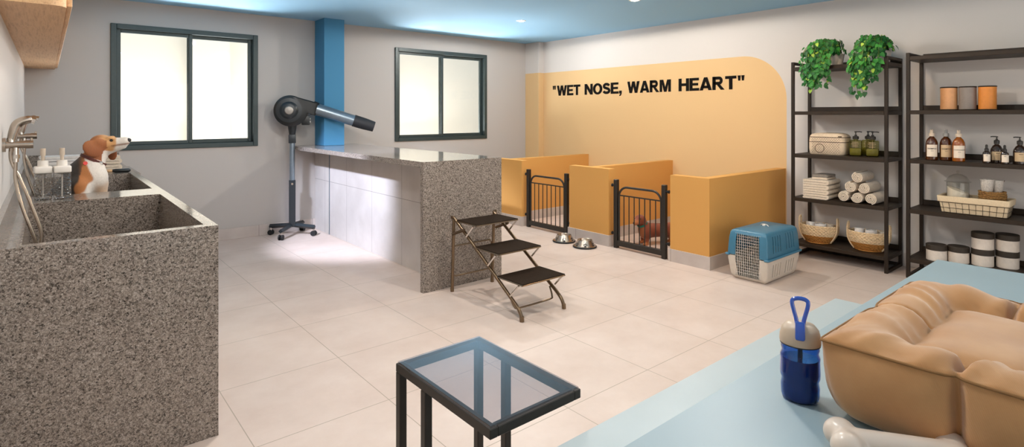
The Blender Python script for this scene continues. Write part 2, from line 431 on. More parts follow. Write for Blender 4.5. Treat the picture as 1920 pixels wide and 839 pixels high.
# the neighbouring house seen through the panes
ex = MB(); ex.box((-6, 8.9, -.1), (14, 9.1, 6))
for px in (1.52, 4.1, 7.2): ex.box((px, 8.72, -.1), (px + .5, 8.9, 6))
struct(ex.build('wall_outside', 'exterior_wall'))
struct(MB().box((-6, YB + .17, -.2), (14, 8.9, -.1)).build('ground_outside', 'exterior_wall'))

# ---- lettering on the mural
def glyphs():
    def stroke(pts, w): # thick open polyline -> polygon
        p = [Vector((a, b, 0)) for a, b in pts]; L, Rr = [], []
        for i, q in enumerate(p):
            d0 = (q - p[i - 1]).normalized() if i else None; d1 = (p[i + 1] - q).normalized() if i < len(p) - 1 else None
            d = ((d0 or d1) + (d1 or d0)).normalized(); n = Vector((-d.y, d.x, 0)); k = 1 / max(.4, n.dot(Vector((-(d1 or d0).y, (d1 or d0).x, 0))))
            L.append(q + n * w / 2 * k); Rr.append(q - n * w / 2 * k)
        return [(v.x, v.y) for v in L + Rr[::-1]]
    rect = lambda a, b, c, d: [(a, b), (c, b), (c, d), (a, d)]
    s = .27
    ell = lambda cx, cy, rx, ry, a0, a1, n: [(cx + rx * math.cos(R(a0 + (a1 - a0) * k / n)), cy + ry * math.sin(R(a0 + (a1 - a0) * k / n))) for k in range(n + 1)]
    G = {}
    G['E'] = (.86, [[(0, 0), (.86, 0), (.86, .205), (s, .205), (s, .405), (.78, .405), (.78, .595), (s, .595), (s, .8), (.84, .8), (.84, 1), (0, 1)]])
    G['T'] = (.90, [[(.315, 0), (.585, 0), (.585, .79), (.90, .79), (.90, 1), (0, 1), (0, .79), (.315, .79)]])
    G['H'] = (.96, [[(0, 0), (s, 0), (s, .40), (.69, .40), (.69, 0), (.96, 0), (.96, 1), (.69, 1), (.69, .62), (s, .62), (s, 1), (0, 1)]])
    G['N'] = (.96, [[(0, 0), (.255, 0), (.255, .60), (.69, 0), (.96, 0), (.96, 1), (.705, 1), (.705, .41), (.27, 1), (0, 1)]])
    G['M'] = (1.16, [[(0, 0), (.25, 0), (.25, .70), (.45, 0), (.71, 0), (.91, .70), (.91, 0), (1.16, 0), (1.16, 1), (.79, 1), (.58, .36), (.37, 1), (0, 1)]])
    G['W'] = (1.40, [[(.25, 0), (.53, 0), (.70, .60), (.87, 0), (1.15, 0), (1.40, 1), (1.13, 1), (1.0, .42), (.84, 1), (.56, 1), (.40, .42), (.27, 1), (0, 1)]])
    G['A'] = (1.06, [[(0, 0), (.28, 0), (.53, .70), (.78, 0), (1.06, 0), (.67, 1), (.39, 1)], rect(.24, .16, .82, .36)])
    o = ell(.54, .5, .54, .52, 0, 360, 40)[:-1]; i = ell(.54, .5, .265, .315, 0, 360, 40)[:-1]
    G['O'] = (1.08, [('ring', o, i)])
    G['R'] = (1.02, [rect(0, 0, s, 1), stroke([(.1, .89), (.52, .89)] + ell(.56, .695, .185, .195, 90, -90, 14) + [(.1, .50)], .225), [(.34, .44), (.60, .44), (1.02, 0), (.71, 0)]])
    G['S'] = (.88, [stroke(ell(.44, .705, .29, .185, 12, 200, 16) + [(.25, .575), (.44, .52), (.63, .46)] + ell(.44, .295, .32, .185, 25, -170, 18), .235)])
    G[','] = (.30, [[(.02, 0), (.02, .25), (.28, .25), (.28, .02), (.2, -.16), (.07, -.23), (.02, -.15), (.12, -.07), (.14, 0)]])
    q = [(.0, 1.0), (.24, 1.0), (.19, .62), (.05, .62)]
    G['"'] = (.54, [q, [(a + .3, b) for a, b in q]])
    return G
GL = glyphs()
let = thing('wall_lettering', 'black capital letters spelling a slogan across the orange mural wall', 'lettering', (XR, 4.7, 1.695))
def letter(ch, y, z, sc, wd):
    b = MB(); d0, d1 = -.006, 0.0
    T = lambda poly: [(-p[0] * wd, p[1] * sc) for p in poly]
    for g in GL[ch][1]:
        if isinstance(g, tuple):
            o, i = T(g[1]), T(g[2])
            R4 = [[(d1, *p) for p in o], [(d0, *p) for p in o], [(d0, *p) for p in i], [(d1, *p) for p in i]]
            b.ring_loft(R4, True, False, False)
        else: b.prism(T(g), d0, d1, 0)
    p = b.build('letter', 'lettering', let, 25); p.location = (0, y - 4.7, z - 1.695)
def word(txt, y0, y1, cap=.157, z=1.693):
    gap = .055; tot = sum(GL[c][0] for c in txt) + gap * (len(txt) - 1); wd = (y0 - y1) / tot; y = y0
    for c in txt:
        letter(c, y, z, cap, wd); y -= (GL[c][0] + gap) * wd
word('"', 6.30, 6.235); word('WET', 6.205, 5.715); word('NOSE,', 5.625, 4.935); word('WARM', 4.838, 4.149); word('HEART', 4.034, 3.272); word('"', 3.255, 3.175)

# ---- low pen partitions
def partition(name, label, y0, y1, dy0, dy1):
    t = thing(name, label, 'partition', (4.58, (y0 + y1) / 2, 0), 0, 'orange half walls of the pens'); oy = (y0 + y1) / 2
    H = .822; b = MB()
    pts = [(0, y0), (0, y1), (.1, y1), (.1, dy1), (1.515, dy1), (1.515, dy0), (.1, dy0), (.1, y0)]
    poly = []
    for p in pts:
        q = (p[0], p[1] - oy)
        if not poly or (abs(q[0] - poly[-1][0]) + abs(q[1] - poly[-1][1])) > 1e-6: poly.append(q)
    if abs(poly[0][0] - poly[-1][0]) + abs(poly[0][1] - poly[-1][1]) < 1e-6: poly.pop()
    b.prism(poly, 0, H, 2); b.build('half_wall', 'orange_paint', t)
    s = MB(); e = .013; zz = .118
    s.box((-e, y0 - oy - (e if dy0 > y0 or True else 0), 0), (0, y1 - oy + e, zz))
    s.box((0, y0 - oy - e, 0), (.1, y0 - oy, zz)); s.box((0, y1 - oy, 0), (.1, y1 - oy + e, zz))
    s.box((.1, dy1 - oy, 0), (1.50, dy1 - oy + e, zz)); s.box((.1, dy0 - oy - e, 0), (1.50, dy0 - oy, zz))
    if dy1 < y1: s.box((.1, dy1 - oy + e, 0), (.1 + e, y1 - oy + e, zz))
    if dy0 > y0: s.box((.1, y0 - oy - e, 0), (.1 + e, dy0 - oy - e, zz))
    s.build('baseboard', 'skirting', t)
partition('pen_partition', 'orange half wall with grey base nearest the granite counter end', 5.295, 5.90, 5.55, 5.65)
partition('pen_partition', 'orange half wall standing between the two gates, behind the bowls', 3.885, 4.465, 4.12, 4.22)
partition('pen_partition', 'orange half wall beside the blue pet carrier, closing the nearest pen', 2.715, 3.125, 2.715, 2.815)

# ---- gates
def gate(label, yl, yr, x):
    t = thing('pen_gate', label, 'gate', (x, (yl + yr) / 2, 0), 0, 'dark metal gates of the pens'); h = (yl - yr) / 2; w = .045
    for s, zb in ((1, .0), (-1, .0)):
        y = s * (h - w / 2)
        p = MB().box((-.022, y - w / 2, zb), (.022, y + w / 2, .718), .004, 1).build('post', 'steel_dark', t)
        for z in (.15, .655):
            MB().cyl((0, y + s * w / 2, z), (0, y + s * (w / 2 + .036), z), .012, n=12).sphere((0, y + s * (w / 2 + .03), z), .018, (1, .5, 1), 12, 8).build('wall_pin', 'black_rubber', p)
    MB().box((-.02, -h + w, .028), (.02, h - w, .082), .003, 1).build('bottom_rail', 'steel_dark', t)
    a = h - w - .014; r = .105
    pts = [(0, a, .082), (0, a, .645 - r)] + arc((0, a - r, .645 - r), r, 0, 90, 8, 'yz') + arc((0, -a + r, .645 - r), r, 90, 180, 8, 'yz') + [(0, -a, .645 - r), (0, -a, .082)]
    MB().tube(pts, .0115, 10).build('arched_frame', 'steel_dark', t)
    MB().cyl((0, a, .556), (0, -a, .556), .007, n=8).build('cross_rail', 'steel_dark', t)
    for k in range(1, 8):
        y = a - 2 * a * k / 8
        MB().cyl((0, y, .08), (0, y, .556), .0055, n=8).build('bar', 'steel_dark', t)
gate('dark arched metal gate closing the empty far pen', 5.235, 4.53, 4.625)
gate('dark arched metal gate with a dachshund standing behind its bars', 3.825, 3.185, 4.605)

# ---- granite counter
t = thing('grooming_counter', 'long speckled granite counter with grey tile cladding in mid room', 'counter', (2.65, 5.3, 0))
ox, oy = 2.65, 5.3
MB().box((2.26 - ox, 3.835 - oy, .983), (3.045 - ox, 6.53 - oy, 1.028)).box((2.79 - ox, 6.53 - oy, .983), (3.045 - ox, YB - .003 - oy, 1.028)).box((2.26 - ox, 6.53 - oy, .983), (2.54 - ox, YB - .003 - oy, 1.028)).build('worktop', 'granite', t)
MB().box((2.262 - ox, 3.79 - oy, 0), (3.045 - ox, 3.835 - oy, 1.028)).build('end_panel', 'granite', t)
MB().box((2.54 - ox, 3.836 - oy, 0), (3.0 - ox, YB - .003 - oy, .983)).build('tiled_base', 'wall_tile', t)
MB().box((2.534 - ox, 6.36 - oy, 0), (2.54 - ox, 6.372 - oy, .983)).build('corner_trim', 'silver_tube', t)

# ---- granite double basin along the left wall
t = thing('wash_basin', 'long grey granite double wash basin block along the left wall', 'basin', (.2, 4.7, 0)); ox, oy = .2, 4.7
YB0 = YB; YB = YB - .003; b = MB(); H = .918; FL = .66; xo, xi, xw, xl = .577, .53, -.07, XL
def bb(x0, x1, y0, y1, z0, z1): b.box((x0 - ox, y0 - oy, z0), (x1 - ox, y1 - oy, z1))
bb(xl, xo, 2.69, YB, 0, FL - .0)
bb(xl, xo, 2.69, 2.745, FL, H); bb(xw, xi, 3.97, 4.30, FL, H); bb(xw, xi, 5.55, YB, FL, H); bb(xi, xo, 2.745, YB, FL, H); bb(xl, xw, 2.745, YB, FL, H)
b.build('basin_block', 'granite', t, 20)
MB().box((xl - ox, 2.69 - oy, H), (xl + .022 - ox, YB - oy, 1.0)).box((xl + .022 - ox, YB - .022 - oy, H), (.56 - ox, YB - oy, 1.02)).build('backsplash', 'granite', t)
MB().box((xo - ox, 5.62 - oy, H - .05), (xo + .035 - ox, 6.45 - oy, H - .012), .003, 1).build('side_ledge', 'granite', t)
YB = YB0
for y in (3.36, 4.92):
    MB().lathe([(0, 0), (.032, 0), (.034, .003), (.026, .005), (0, .004)], (.23 - ox, y - oy, FL), 24).build('drain', 'chrome', t)

# ---- oak wall cabinet
t = thing('wall_cabinet', 'oak wall cabinet with rounded corner high on the left wall', 'cabinet', (XL, 4.8, 1.83)); oy = 4.8
r = .05; x1 = .063 - XL
prof = [(0, 2.83 - oy)] + [(p[0], p[1]) for p in arc((x1 - r, 2.83 + r - oy, 0), r, -90, 0, 8, 'xy')] + [(x1, YB - oy), (0, YB - oy)]
MB().prism(prof, 0, .62, 2).build('carcass', 'oak', t)
for k in range(4):
    d = MB().box((x1 + .001, 2.9 + k * .98 - oy, .01), (x1 + .019, 2.9 + k * .98 + .97 - oy, .615), .002, 1).build('cabinet_door', 'oak', t)
# ------------------------------------------------------------------ taps, soap, towels on the basin
def shower(y, label):
    t = thing('shower_tap', label, 'tap', (XL, y, 1.265), 0, 'hand shower taps over the basins')
    MB().cyl((0, 0, 0), (.012, 0, 0), .032, n=24).cyl((.012, 0, 0), (.105, 0, 0), .0165, n=24).build('valve_body', 'brushed_nickel', t)
    MB().cyl((.075, 0, 0), (.105, 0, 0), .0185, n=24).box((.094, -.004, .012), (.103, .004, .03), .002, 1).build('valve_handle', 'brushed_nickel', t)
    MB().cyl((.045, 0, -.012), (.045, 0, -.045), .011, n=16).cyl((.045, 0, -.045), (.045, 0, -.062), .0145, n=6).cyl((.045, 0, -.062), (.045, 0, -.078), .011, n=16).build('hose_nut', 'chrome', t)
    MB().cyl((.03, 0, .012), (.03, 0, .03), .016, n=16).build('holder', 'chrome', t)
    sp = bez([(.03, 0, .02), (.036, 0, .05), (.046, 0, .085), (.062, 0, .103), (.085, 0, .112), (.1, 0, .113)], 6)
    MB().tube(sp, [.0155 + .004 * math.sin(PI * k / (len(sp) - 1)) for k in range(len(sp))], 14).build('spray_handle', 'brushed_nickel', t)
    MB().cyl((.096, 0, .113), (.112, 0, .108), .0145, .017, n=16).build('spray_nozzle', 'chrome', t)
    MB().box((.033, -.006, .06), (.038, .006, .1), .002, 1).build('trigger', 'chrome', t)
    h = bez([(.045, 0, -.075), (.045, -.005, -.16), (.068, -.02, -.28), (.108, -.03, -.42), (.118, -.028, -.485), (.13, -.02, -.47), (.132, -.012, -.4), (.1, -.005, -.28), (.062, 0, -.16), (.03, .004, -.07), (.03, 0, .0)], 10)
    MB().tube(h, .0075, 10).build('hose', 'brushed_nickel', t)
shower(3.35, 'nickel hand shower tap above the nearer basin'); shower(4.65, 'nickel hand shower tap partly hidden behind the nearer one')

def soap(x, y, label):
    t = thing('soap_dispenser', label, 'soap dispenser', (x, y, .918), R(4), 'clear soap dispensers between the basins')
    MB().box((-.038, -.038, 0), (.038, .038, .15), .008, 3).build('bottle', 'crystal', t)
    MB().cyl((0, 0, .012), (0, 0, .15), .0035, n=8).build('dip_tube', 'white_plastic', t)
    MB().box((-.04, -.04, .15), (.04, .04, .19), .008, 3).build('collar', 'white_plastic', t)
    MB().cyl((0, 0, .19), (0, 0, .222), .0245, n=24).build('cap', 'white_plastic', t)
    p = MB().cyl((0, 0, .222), (0, 0, .25), .009, n=16).cyl((0, 0, .25), (0, 0, .29), .0125, n=18).build('pump', 'pump_beige', t)
soap(-.014, 4.125, 'clear square soap dispenser nearest the wall'); soap(.07, 4.115, 'clear square soap dispenser next to the beagle')

def fold(name, label, x, y, z, w, d, layers, th, mat='towel_white', group=None, rz=0.):
    """folded towel: a thick strip folded back on itself, extruded"""
    t = thing(name, label, 'towel', (x, y, z), rz, group)
    path = []; zz = th / 2; hw = w / 2 - th / 2
    for k in range(layers):
        s = 1 if k % 2 == 0 else -1
        path += [(-s * hw, zz), (0, zz + th * .04), (s * hw, zz)]
        if k < layers - 1:
            path += [(s * (hw + th * .5 * math.cos(R(a))), zz + th / 2 + th / 2 * math.sin(R(a))) for a in (-60, -30, 0, 30, 60)]
        zz += th
    P = [Vector((a, 0, b)) for a, b in path]; L, Q = [], []
    for i, p in enumerate(P):
        dd = (P[min(i + 1, len(P) - 1)] - P[max(i - 1, 0)]).normalized(); nn = Vector((-dd.z, 0, dd.x))
        L.append(p + nn * th * .44); Q.append(p - nn * th * .44)
    ends = lambda c, dd, a: [c + Vector((dd * th * .3, 0, a * th * .3)), c + Vector((dd * th * .45, 0, 0)), c + Vector((dd * th * .3, 0, -a * th * .3))]
    s_end = 1 if layers % 2 else -1
    poly = [(v.x, v.z) for v in L + ends(P[-1], s_end, 1 if layers % 2 else -1) + Q[::-1] + ends(P[0], -1, -1)]
    rings = []; n = 8
    for k in range(n + 1):
        yy = -d / 2 + d * k / n; e = 1 - .03 * (abs(2 * k / n - 1) ** 6)
        rings.append([(a * e + .002 * math.sin(9 * k + 40 * b), yy, b) for a, b in poly])
    MB().ring_loft(rings).build('folded_cloth', mat, t, 60)
    return t
z0 = .918
fold('folded_towel', 'lower grey folded towel at the far right of the basin', .40, 6.06, z0, .2, .3, 2, .026, 'towel', 'folded towels behind the beagle')
fold('folded_towel', 'upper grey folded towel at the far right of the basin', .40, 6.06, z0 + .054, .2, .29, 3, .024, 'towel', 'folded towels behind the beagle')
fold('folded_towel', 'white folded towel at the bottom behind the soap dispensers', .14, 6.12, z0, .3, .3, 3, .03, 'towel_white', 'folded towels behind the beagle')
fold('folded_towel', 'white folded towel on top behind the soap dispensers', .10, 6.12, z0 + .092, .3, .28, 2, .02, 'towel_white', 'folded towels behind the beagle')
t = thing('grooming_brush', 'dark grooming brush with wooden end lying by the far basin', 'brush', (.47, 5.66, .918), R(-6))
MB().tube([(-.16, 0, .016), (-.05, 0, .016)], [.013, .012], 14).build('brush_handle', 'oak', t)
MB().tube([(-.05, 0, .016), (-.03, 0, .016), (.06, 0, .016), (.075, 0, .016)], [.012, .016, .016, .009], 14).build('brush_head', 'black_plastic', t)

# ------------------------------------------------------------------ stand dryer
t = thing('stand_dryer', 'black and silver stand hair dryer on casters by the back wall', 'dryer', (2.19, 6.6, 0), R(-18)); 
cr = Matrix.Rotation(R(18), 3, 'Z')
for a in (45, 135, 225, 315):
    d = cr @ Vector((math.cos(R(a)), math.sin(R(a)), 0)); r = .27
    leg = MB().sqtube([d * .02 + Vector((0, 0, .12)), d * r + Vector((0, 0, .10))], .036, (0, 0, 1)).build('base_arm', 'charcoal_plastic', t, 20)
    n = Vector((-d.y, d.x, 0)); c = d * (r - .012)
    w = MB()
    for s in (-1, 1): w.cyl(c + n * s * .008 + Vector((0, 0, .03)), c + n * s * .024 + Vector((0, 0, .03)), .03, n=20)
    w.build('caster', 'black_rubber', leg)
    MB().cyl(c + Vector((0, 0, .03)), c + Vector((0, 0, .085)), .01, n=10).build('caster_stem', 'chrome', leg)
MB().box((-.036, -.036, .1), (.036, .036, .64), .004, 1).build('lower_post', 'charcoal_plastic', t)
MB().cyl((0, 0, .64), (0, 0, 1.09), .029, n=20).build('upper_post', 'silver_tube', t)
MB().cyl((.0, -.03, .6), (0, -.045, .6), .012, n=12).build('lock_knob', 'chrome', t)
MB().box((-.04, -.035, 1.07), (.04, .035, 1.17), .006, 2).tube([(0, 0, 1.16), (0, 0, 1.28)], [.034, .05], 16).build('swivel', 'charcoal_plastic', t)
# snail housing: disc plus tangential outlet, axis = local -y (towards the room)
hz = 1.45; prof = []
for k in range(49):
    a = 62 + (352 - 62) * k / 48; rr = .17 + .022 * k / 48
    prof.append((rr * math.cos(R(a)) - .02, rr * math.sin(R(a)) + hz))
prof = prof + [(.245, hz - .055), (.275, hz + .088)]
def inset(pl, f): 
    cx, cz = -.02, hz
    return [(cx + (a - cx) * f, cz + (b - cz) * f) for a, b in pl]
hd = MB(); hd.ring_loft([[(a, -.085, b) for a, b in inset(prof, .93)], [(a, -.075, b) for a, b in prof], [(a, .075, b) for a, b in prof], [(a, .085, b) for a, b in inset(prof, .93)]])
hd.build('fan_housing', 'black_plastic', t, 40)
ic = MB().lathe([(0, 0), (.135, 0), (.14, .006), (.14, .014), (.1, .02), (.08, .045), (.07, .05), (0, .05)], (0, 0, 0), 36).build('inlet_cover', 'charcoal_plastic', t)
ic.rotation_euler = (R(90), 0, 0); ic.location = (-.035, -.083, hz)
g = MB().lathe([(0, 0), (.046, 0), (.048, .004), (.04, .012), (0, .016)], (0, 0, 0), 28).build('inlet_grille', 'grille', ic); g.location = (0, 0, .046)
MB().box((.10, -.075, hz - .17), (.19, .02, hz - .06), .01, 2).build('switch_box', 'black_plastic', t)
for dz in (-.10, -.135): MB().cyl((.19, -.03, hz + dz), (.2, -.03, hz + dz), .011, n=12).build('switch_button', 'white_plastic', t)
ax = Vector((.93, -.06, -.30)).normalized(); p0 = Vector((.22, 0, hz + .03)); 
MB().tube([p0, p0 + ax * .06], [.084, .078], 24, sx=.8).build('outlet_neck', 'black_plastic', t)
MB().tube([p0 + ax * .05, p0 + ax * .50], [.07, .066], 24).build('nozzle_tube', 'silver_tube', t)
nz = MB().tube([p0 + ax * .49, p0 + ax * .62], [.072, .07], 24)
E1, E2 = p0 + ax * .62, ax
rings = []
for k in range(7):
    f = k / 6; c = p0 + ax * (.62 + .12 * f); rings.append((c, .07 - .008 * f, 1 - .45 * f))
nz.tube([c for c, r, s in rings], [r for c, r, s in rings], 24, sx=.9)
nz.build('nozzle_tip', 'black_rubber', t)

# ------------------------------------------------------------------ folding pet steps
t = thing('folding_pet_steps', 'bronze folding pet steps with three dark treads before the counter end', 'pet steps', (2.66, 3.26, 0)); ox, oy = 2.66, 3.26
for s, x in ((-1, 2.465), (1, 2.865)):
    x -= ox
    rail = bez([(x, 3.67 - oy, .592), (x, 3.3 - oy, .352), (x, 2.99 - oy, .150), (x, 2.90 - oy, .09), (x, 2.862 - oy, .05), (x, 2.847 - oy, .0)], 8)
    MB().tube(rail, .0125, 12).build('side_rail', 'bronze_tube', t)
    MB().cyl((x, 2.847 - oy, 0), (x, 2.85 - oy, .035), .0155, n=12).build('foot_cap', 'bronze_tube', t)
    xi = x - s * .004
    lg = MB().cyl((x, 3.69 - oy, 0), (x, 3.665 - oy, .6), .0125, n=12).build('rear_leg', 'bronze_tube', t)
    MB().cyl((x, 3.69 - oy, 0), (x, 3.69 - oy, .03), .015, n=12).build('rear_foot_cap', 'bronze_tube', lg)
    MB().cyl((x + s * .012, 3.665 - oy, .592), (x + s * .022, 3.665 - oy, .592), .014, n=12).build('hinge', 'bronze_tube', t)
    MB().sqtube([(x + s * .016, 3.66 - oy, .46), (x + s * .016, 3.5 - oy, .52)], .016).build('brace', 'bronze_tube', t)
    for k, (ya, za) in enumerate(((3.36, .57), (3.09, .408), (2.835, .25))):
        MB().sqtube([(x + s * .014, ya + .03 - oy, za - .01), (x + s * .014, ya + .12 - oy, za - .10)], .010).build('tread_strut', 'chrome', t)
for k, (ya, yb, z) in enumerate(((3.35, 3.62, .576), (3.085, 3.375, .412), (2.83, 3.11, .252))):
    f = MB().box((-.205, ya - oy, z - .012), (.205, yb - oy, z - .003), .003, 1).build('tread', 'bronze_tube', t)
    MB().box((-.203, ya + .002 - oy, z - .003), (.203, yb - .002 - oy, z + .003), .002, 1).build('grip_mat', 'grip_tread', f)
a = .19
MB().tube([(-a, 3.683 - oy, .34), (-a + .02, 3.682 - oy, .36), (a - .02, 3.682 - oy, .36), (a, 3.683 - oy, .34), (a, 3.685 - oy, .14), (a - .02, 3.685 - oy, .12), (-a + .02, 3.685 - oy, .12), (-a, 3.685 - oy, .14)], .0065, 8, closed=True).build('rear_loop', 'bronze_tube', t)
MB().tube(bez([(-a, 2.98 - oy, .135), (-a + .01, 2.945 - oy, .075), (-a + .05, 2.935 - oy, .06), (a - .05, 2.935 - oy, .06), (a - .01, 2.945 - oy, .075), (a, 2.98 - oy, .135)], 5), .0065, 8).build('front_loop', 'bronze_tube', t)

# ------------------------------------------------------------------ bowls
def paw(b, ang, rb, rt, h):
    def on(u, v):  # u along circumference (m), v height
        r = rb + (rt - rb) * v / h + .0012; a = ang + u / r
        return (r * math.cos(a), r * math.sin(a), v)
    for cu, cv, ru, rv in ((0, .026, .012, .009), (-.016, .040, .0045, .006), (-.006, .047, .0045, .0065), (.006, .047, .0045, .0065), (.016, .040, .0045, .006)):
        n = 12; b.ring_loft([[on(cu + ru * math.cos(2 * PI * k / n), cv + rv * math.sin(2 * PI * k / n)) for k in range(n)]], True, False, True)
def bowl(x, y, label, a0):
    t = thing('pet_bowl', label, 'pet bowl', (x, y, 0), 0, 'steel pet bowls on the floor')
    MB().lathe([(.122, .018), (.105, .021), (.079, .074), (.077, .078), (.074, .076), (.07, .05), (.06, .036), (0, .034)], n=48).build('steel_bowl', 'brushed_nickel', t)
    MB().lathe([(.105, .0), (.12, .0), (.127, .006), (.127, .013), (.121, .018), (.104, .018)], n=48).build('rubber_ring', 'black_rubber', t)
    for k in range(6):
        b = MB(); paw(b, R(a0 + 60 * k), .105 + .009, .079, .074 - .0)
        b.build('paw_print', 'black_rubber', t, 0)
bowl(4.385, 4.355, 'steel paw print bowl farther from camera, beside far gate', 226); bowl(4.372, 4.035, 'steel paw print bowl nearer the dachshund gate', 226)

# ------------------------------------------------------------------ pet carrier
def carrier():
    t = thing('pet_carrier', 'blue and cream plastic pet carrier with wire door on the floor', 'pet carrier', (4.81, 2.325, 0))
    L, Wd = .31, .178   # half length (x), half width (y)
    def prm():   # perimeter parameter list (s, side) -> unit rounded rectangle
        pts = []
        sl = []
        for c in (-.20, -.155, -.11, -.065, .045, .095, .14, .185): sl += [c - .006, c + .006]
        xs = [-L + .03] + sl + [L - .03]
        for x in xs: pts.append((x, -Wd))
        pts += [(L - .03 + .03 * math.sin(R(a)), -Wd + .03 - .03 * math.cos(R(a))) for a in (30, 60)]
        for y in (-Wd + .03, -.1, -.05, 0, .05, .1, Wd - .03): pts.append((L, y))
        pts += [(L - .03 + .03 * math.cos(R(a)), Wd - .03 + .03 * math.sin(R(a))) for a in (30, 60)]
        for x in xs[::-1]: pts.append((x, Wd))
        pts += [(-L + .012 - .012 * math.sin(R(a)), Wd - .012 + .012 * math.cos(R(a))) for a in (30, 60)]
        for y in (Wd - .03, .108, .0, -.108, -Wd + .03): pts.append((-L, y))
        pts += [(-L + .012 - .012 * math.cos(R(a)), -Wd + .012 - .012 * math.sin(R(a))) for a in (30, 60)]
        return pts
    P = prm(); n = len(P)
    def shell(name, mat, levels, top, slots, door, zc):
        b = bmesh.new(); rings = []
        for z, ins in levels:
            k = (L - ins) / L; kw = (Wd - ins) / Wd
            rings.append([b.verts.new((x * k, y * kw, z + (bow(x, y) if abs(z - zc) > .15 else 0))) for x, y in P])
        for i in range(len(levels) - 1):
            za, zb = levels[i][0], levels[i + 1][0]
            for j in range(n):
                j2 = (j + 1) % n; (xa, ya), (xb, yb) = P[j], P[j2]
                zlo, zhi = min(za, zb), max(za, zb)
                if abs(abs(ya) - Wd) < 1e-6 and abs(abs(yb) - Wd) < 1e-6 and abs(abs(xb - xa) - .012) < 1e-5 and slots[0] <= zlo and zhi <= slots[1]: continue
                if abs(xa + L) < 1e-6 and abs(xb + L) < 1e-6 and max(abs(ya), abs(yb)) < .11 and door[0] <= zlo and zhi <= door[1]: continue
                b.faces.new((rings[i][j], rings[i][j2], rings[i + 1][j2], rings[i + 1][j]))
        cap = rings[-1]; c = b.verts.new((0, 0, top))
        for j in range(n): b.faces.new((cap[j], cap[(j + 1) % n], c))
        bmesh.ops.recalc_face_normals(b, faces=b.faces)
        me = bpy.data.meshes.new(name); b.to_mesh(me); b.free()
        o = link(name, me, mat, t, 40); m = o.modifiers.new('thick', 'SOLIDIFY'); m.thickness = .004; m.offset = -1
        dg = bpy.context.evaluated_depsgraph_get(); dg.update(); me2 = bpy.data.meshes.new_from_object(o.evaluated_get(dg)); o.modifiers.clear(); o.data = me2
        me2.shade_smooth(); me2.set_sharp_from_angle(angle=R(40)); return o
    bow = lambda x, y: 0.
    up = shell('upper_shell', 'crate_blue', [(.208, .004), (.235, .004), (.25, .005), (.35, .012), (.385, .018), (.40, .022), (.412, .03), (.42, .045)], .432, (.249, .386), (.2, .386), .2)
    lo = shell('lower_shell', 'crate_cream', [(.200, .004), (.17, .005), (.155, .007), (.045, .022), (.03, .026), (.012, .034), (.0, .05)], .0, (.044, .156), (.03, .21), .2)
    rim = [(x * 1.02, y * 1.03, .206) for x, y in P if not (x < -L + .001 and abs(y) < .11)]
    i0 = max(range(len(rim)), key=lambda i: math.dist(rim[i], rim[(i + 1) % len(rim)])); rim = rim[i0 + 1:] + rim[:i0 + 1]
    MB().tube(rim, .010, 8, up=(0, 0, 1)).build('seam_lip', 'crate_blue', t, 60)
    d = MB(); xf = -L + .012
    d.tube([(xf + .004, -.108, .038), (xf + .016 - .006, .108 - .216, .392), (xf + .01, .108, .392), (xf + .004, .108, .038)], .003, 6, closed=True)
    def fx(z): return xf + (.002 if .1 < z < .3 else .008)
    for k in range(1, 12): 
        y = -.108 + .216 * k / 12; d.tube([(fx(.04), y, .038), (fx(.2), y, .2), (fx(.39), y, .392)], .0016, 6)
    for k in range(1, 15): z = .038 + .354 * k / 15; d.cyl((fx(z), -.108, z), (fx(z), .108, z), .0016, n=6)
    d.build('wire_door', 'wire_white', t, 60)
    h = MB().tube(arc((0, 0, .428), .035, 0, 180, 8, 'yz'), .005, 8).build('handle', 'wire_white', t); h.scale = (1, 1, .5); h.location = (0, 0, .214)
    MB().box((-.02, -.012, .43), (.02, .012, .442), .004, 2).build('clip', 'white_plastic', t)
carrier()

# ------------------------------------------------------------------ glass side table
t = thing('side_table', 'black steel side table with clear glass top in the foreground', 'table', (1.03, 1.37, 0)); x0, x1, y0, y1 = -.167, .167, -.25, .247; zt = .6; w = .026
b = MB()
b.box((x0, y0, zt - .027), (x0 + w, y1, zt), .002, 1).box((x1 - w, y0, zt - .027), (x1, y1, zt), .002, 1).box((x0 + w, y0, zt - .027), (x1 - w, y0 + w, zt), .002, 1).box((x0 + w, y1 - w, zt - .027), (x1 - w, y1, zt), .002, 1)
b.build('top_frame', 'steel_dark', t)
MB().box((x0 + .004, y0 + .004, zt), (x1 - .004, y1 - .004, zt + .006), .0015, 1).build('glass_top', 'table_glass', t)
for x in (x0, x1 - w):
    for y in (y1 - w, y1 - .18): MB().box((x, y, .026), (x + w, y + w, zt - .027), .002, 1).build('leg', 'steel_dark', t)
    MB().box((x, y0 + .02, 0), (x + w, y1, w), .002, 1).build('floor_rail', 'steel_dark', t)
MB().box((x0 + w, y1 - w, 0), (x1 - w, y1, w), .002, 1).build('cross_bar', 'steel_dark', t)

# ------------------------------------------------------------------ two tier platform, bottle, bone, bed
t = thing('grooming_platform', 'pale blue two tier platform filling the lower right corner', 'platform', (1.6, 0, 0))
MB().box((-1.2, -.9, 0), (1.232, .645, .80), .003, 2).build('upper_deck', 'platform_blue', t)
MB().box((-1.2, .645, 0), (1.238, 1.035, .54), .003, 2).build('lower_step', 'platform_pale', t)

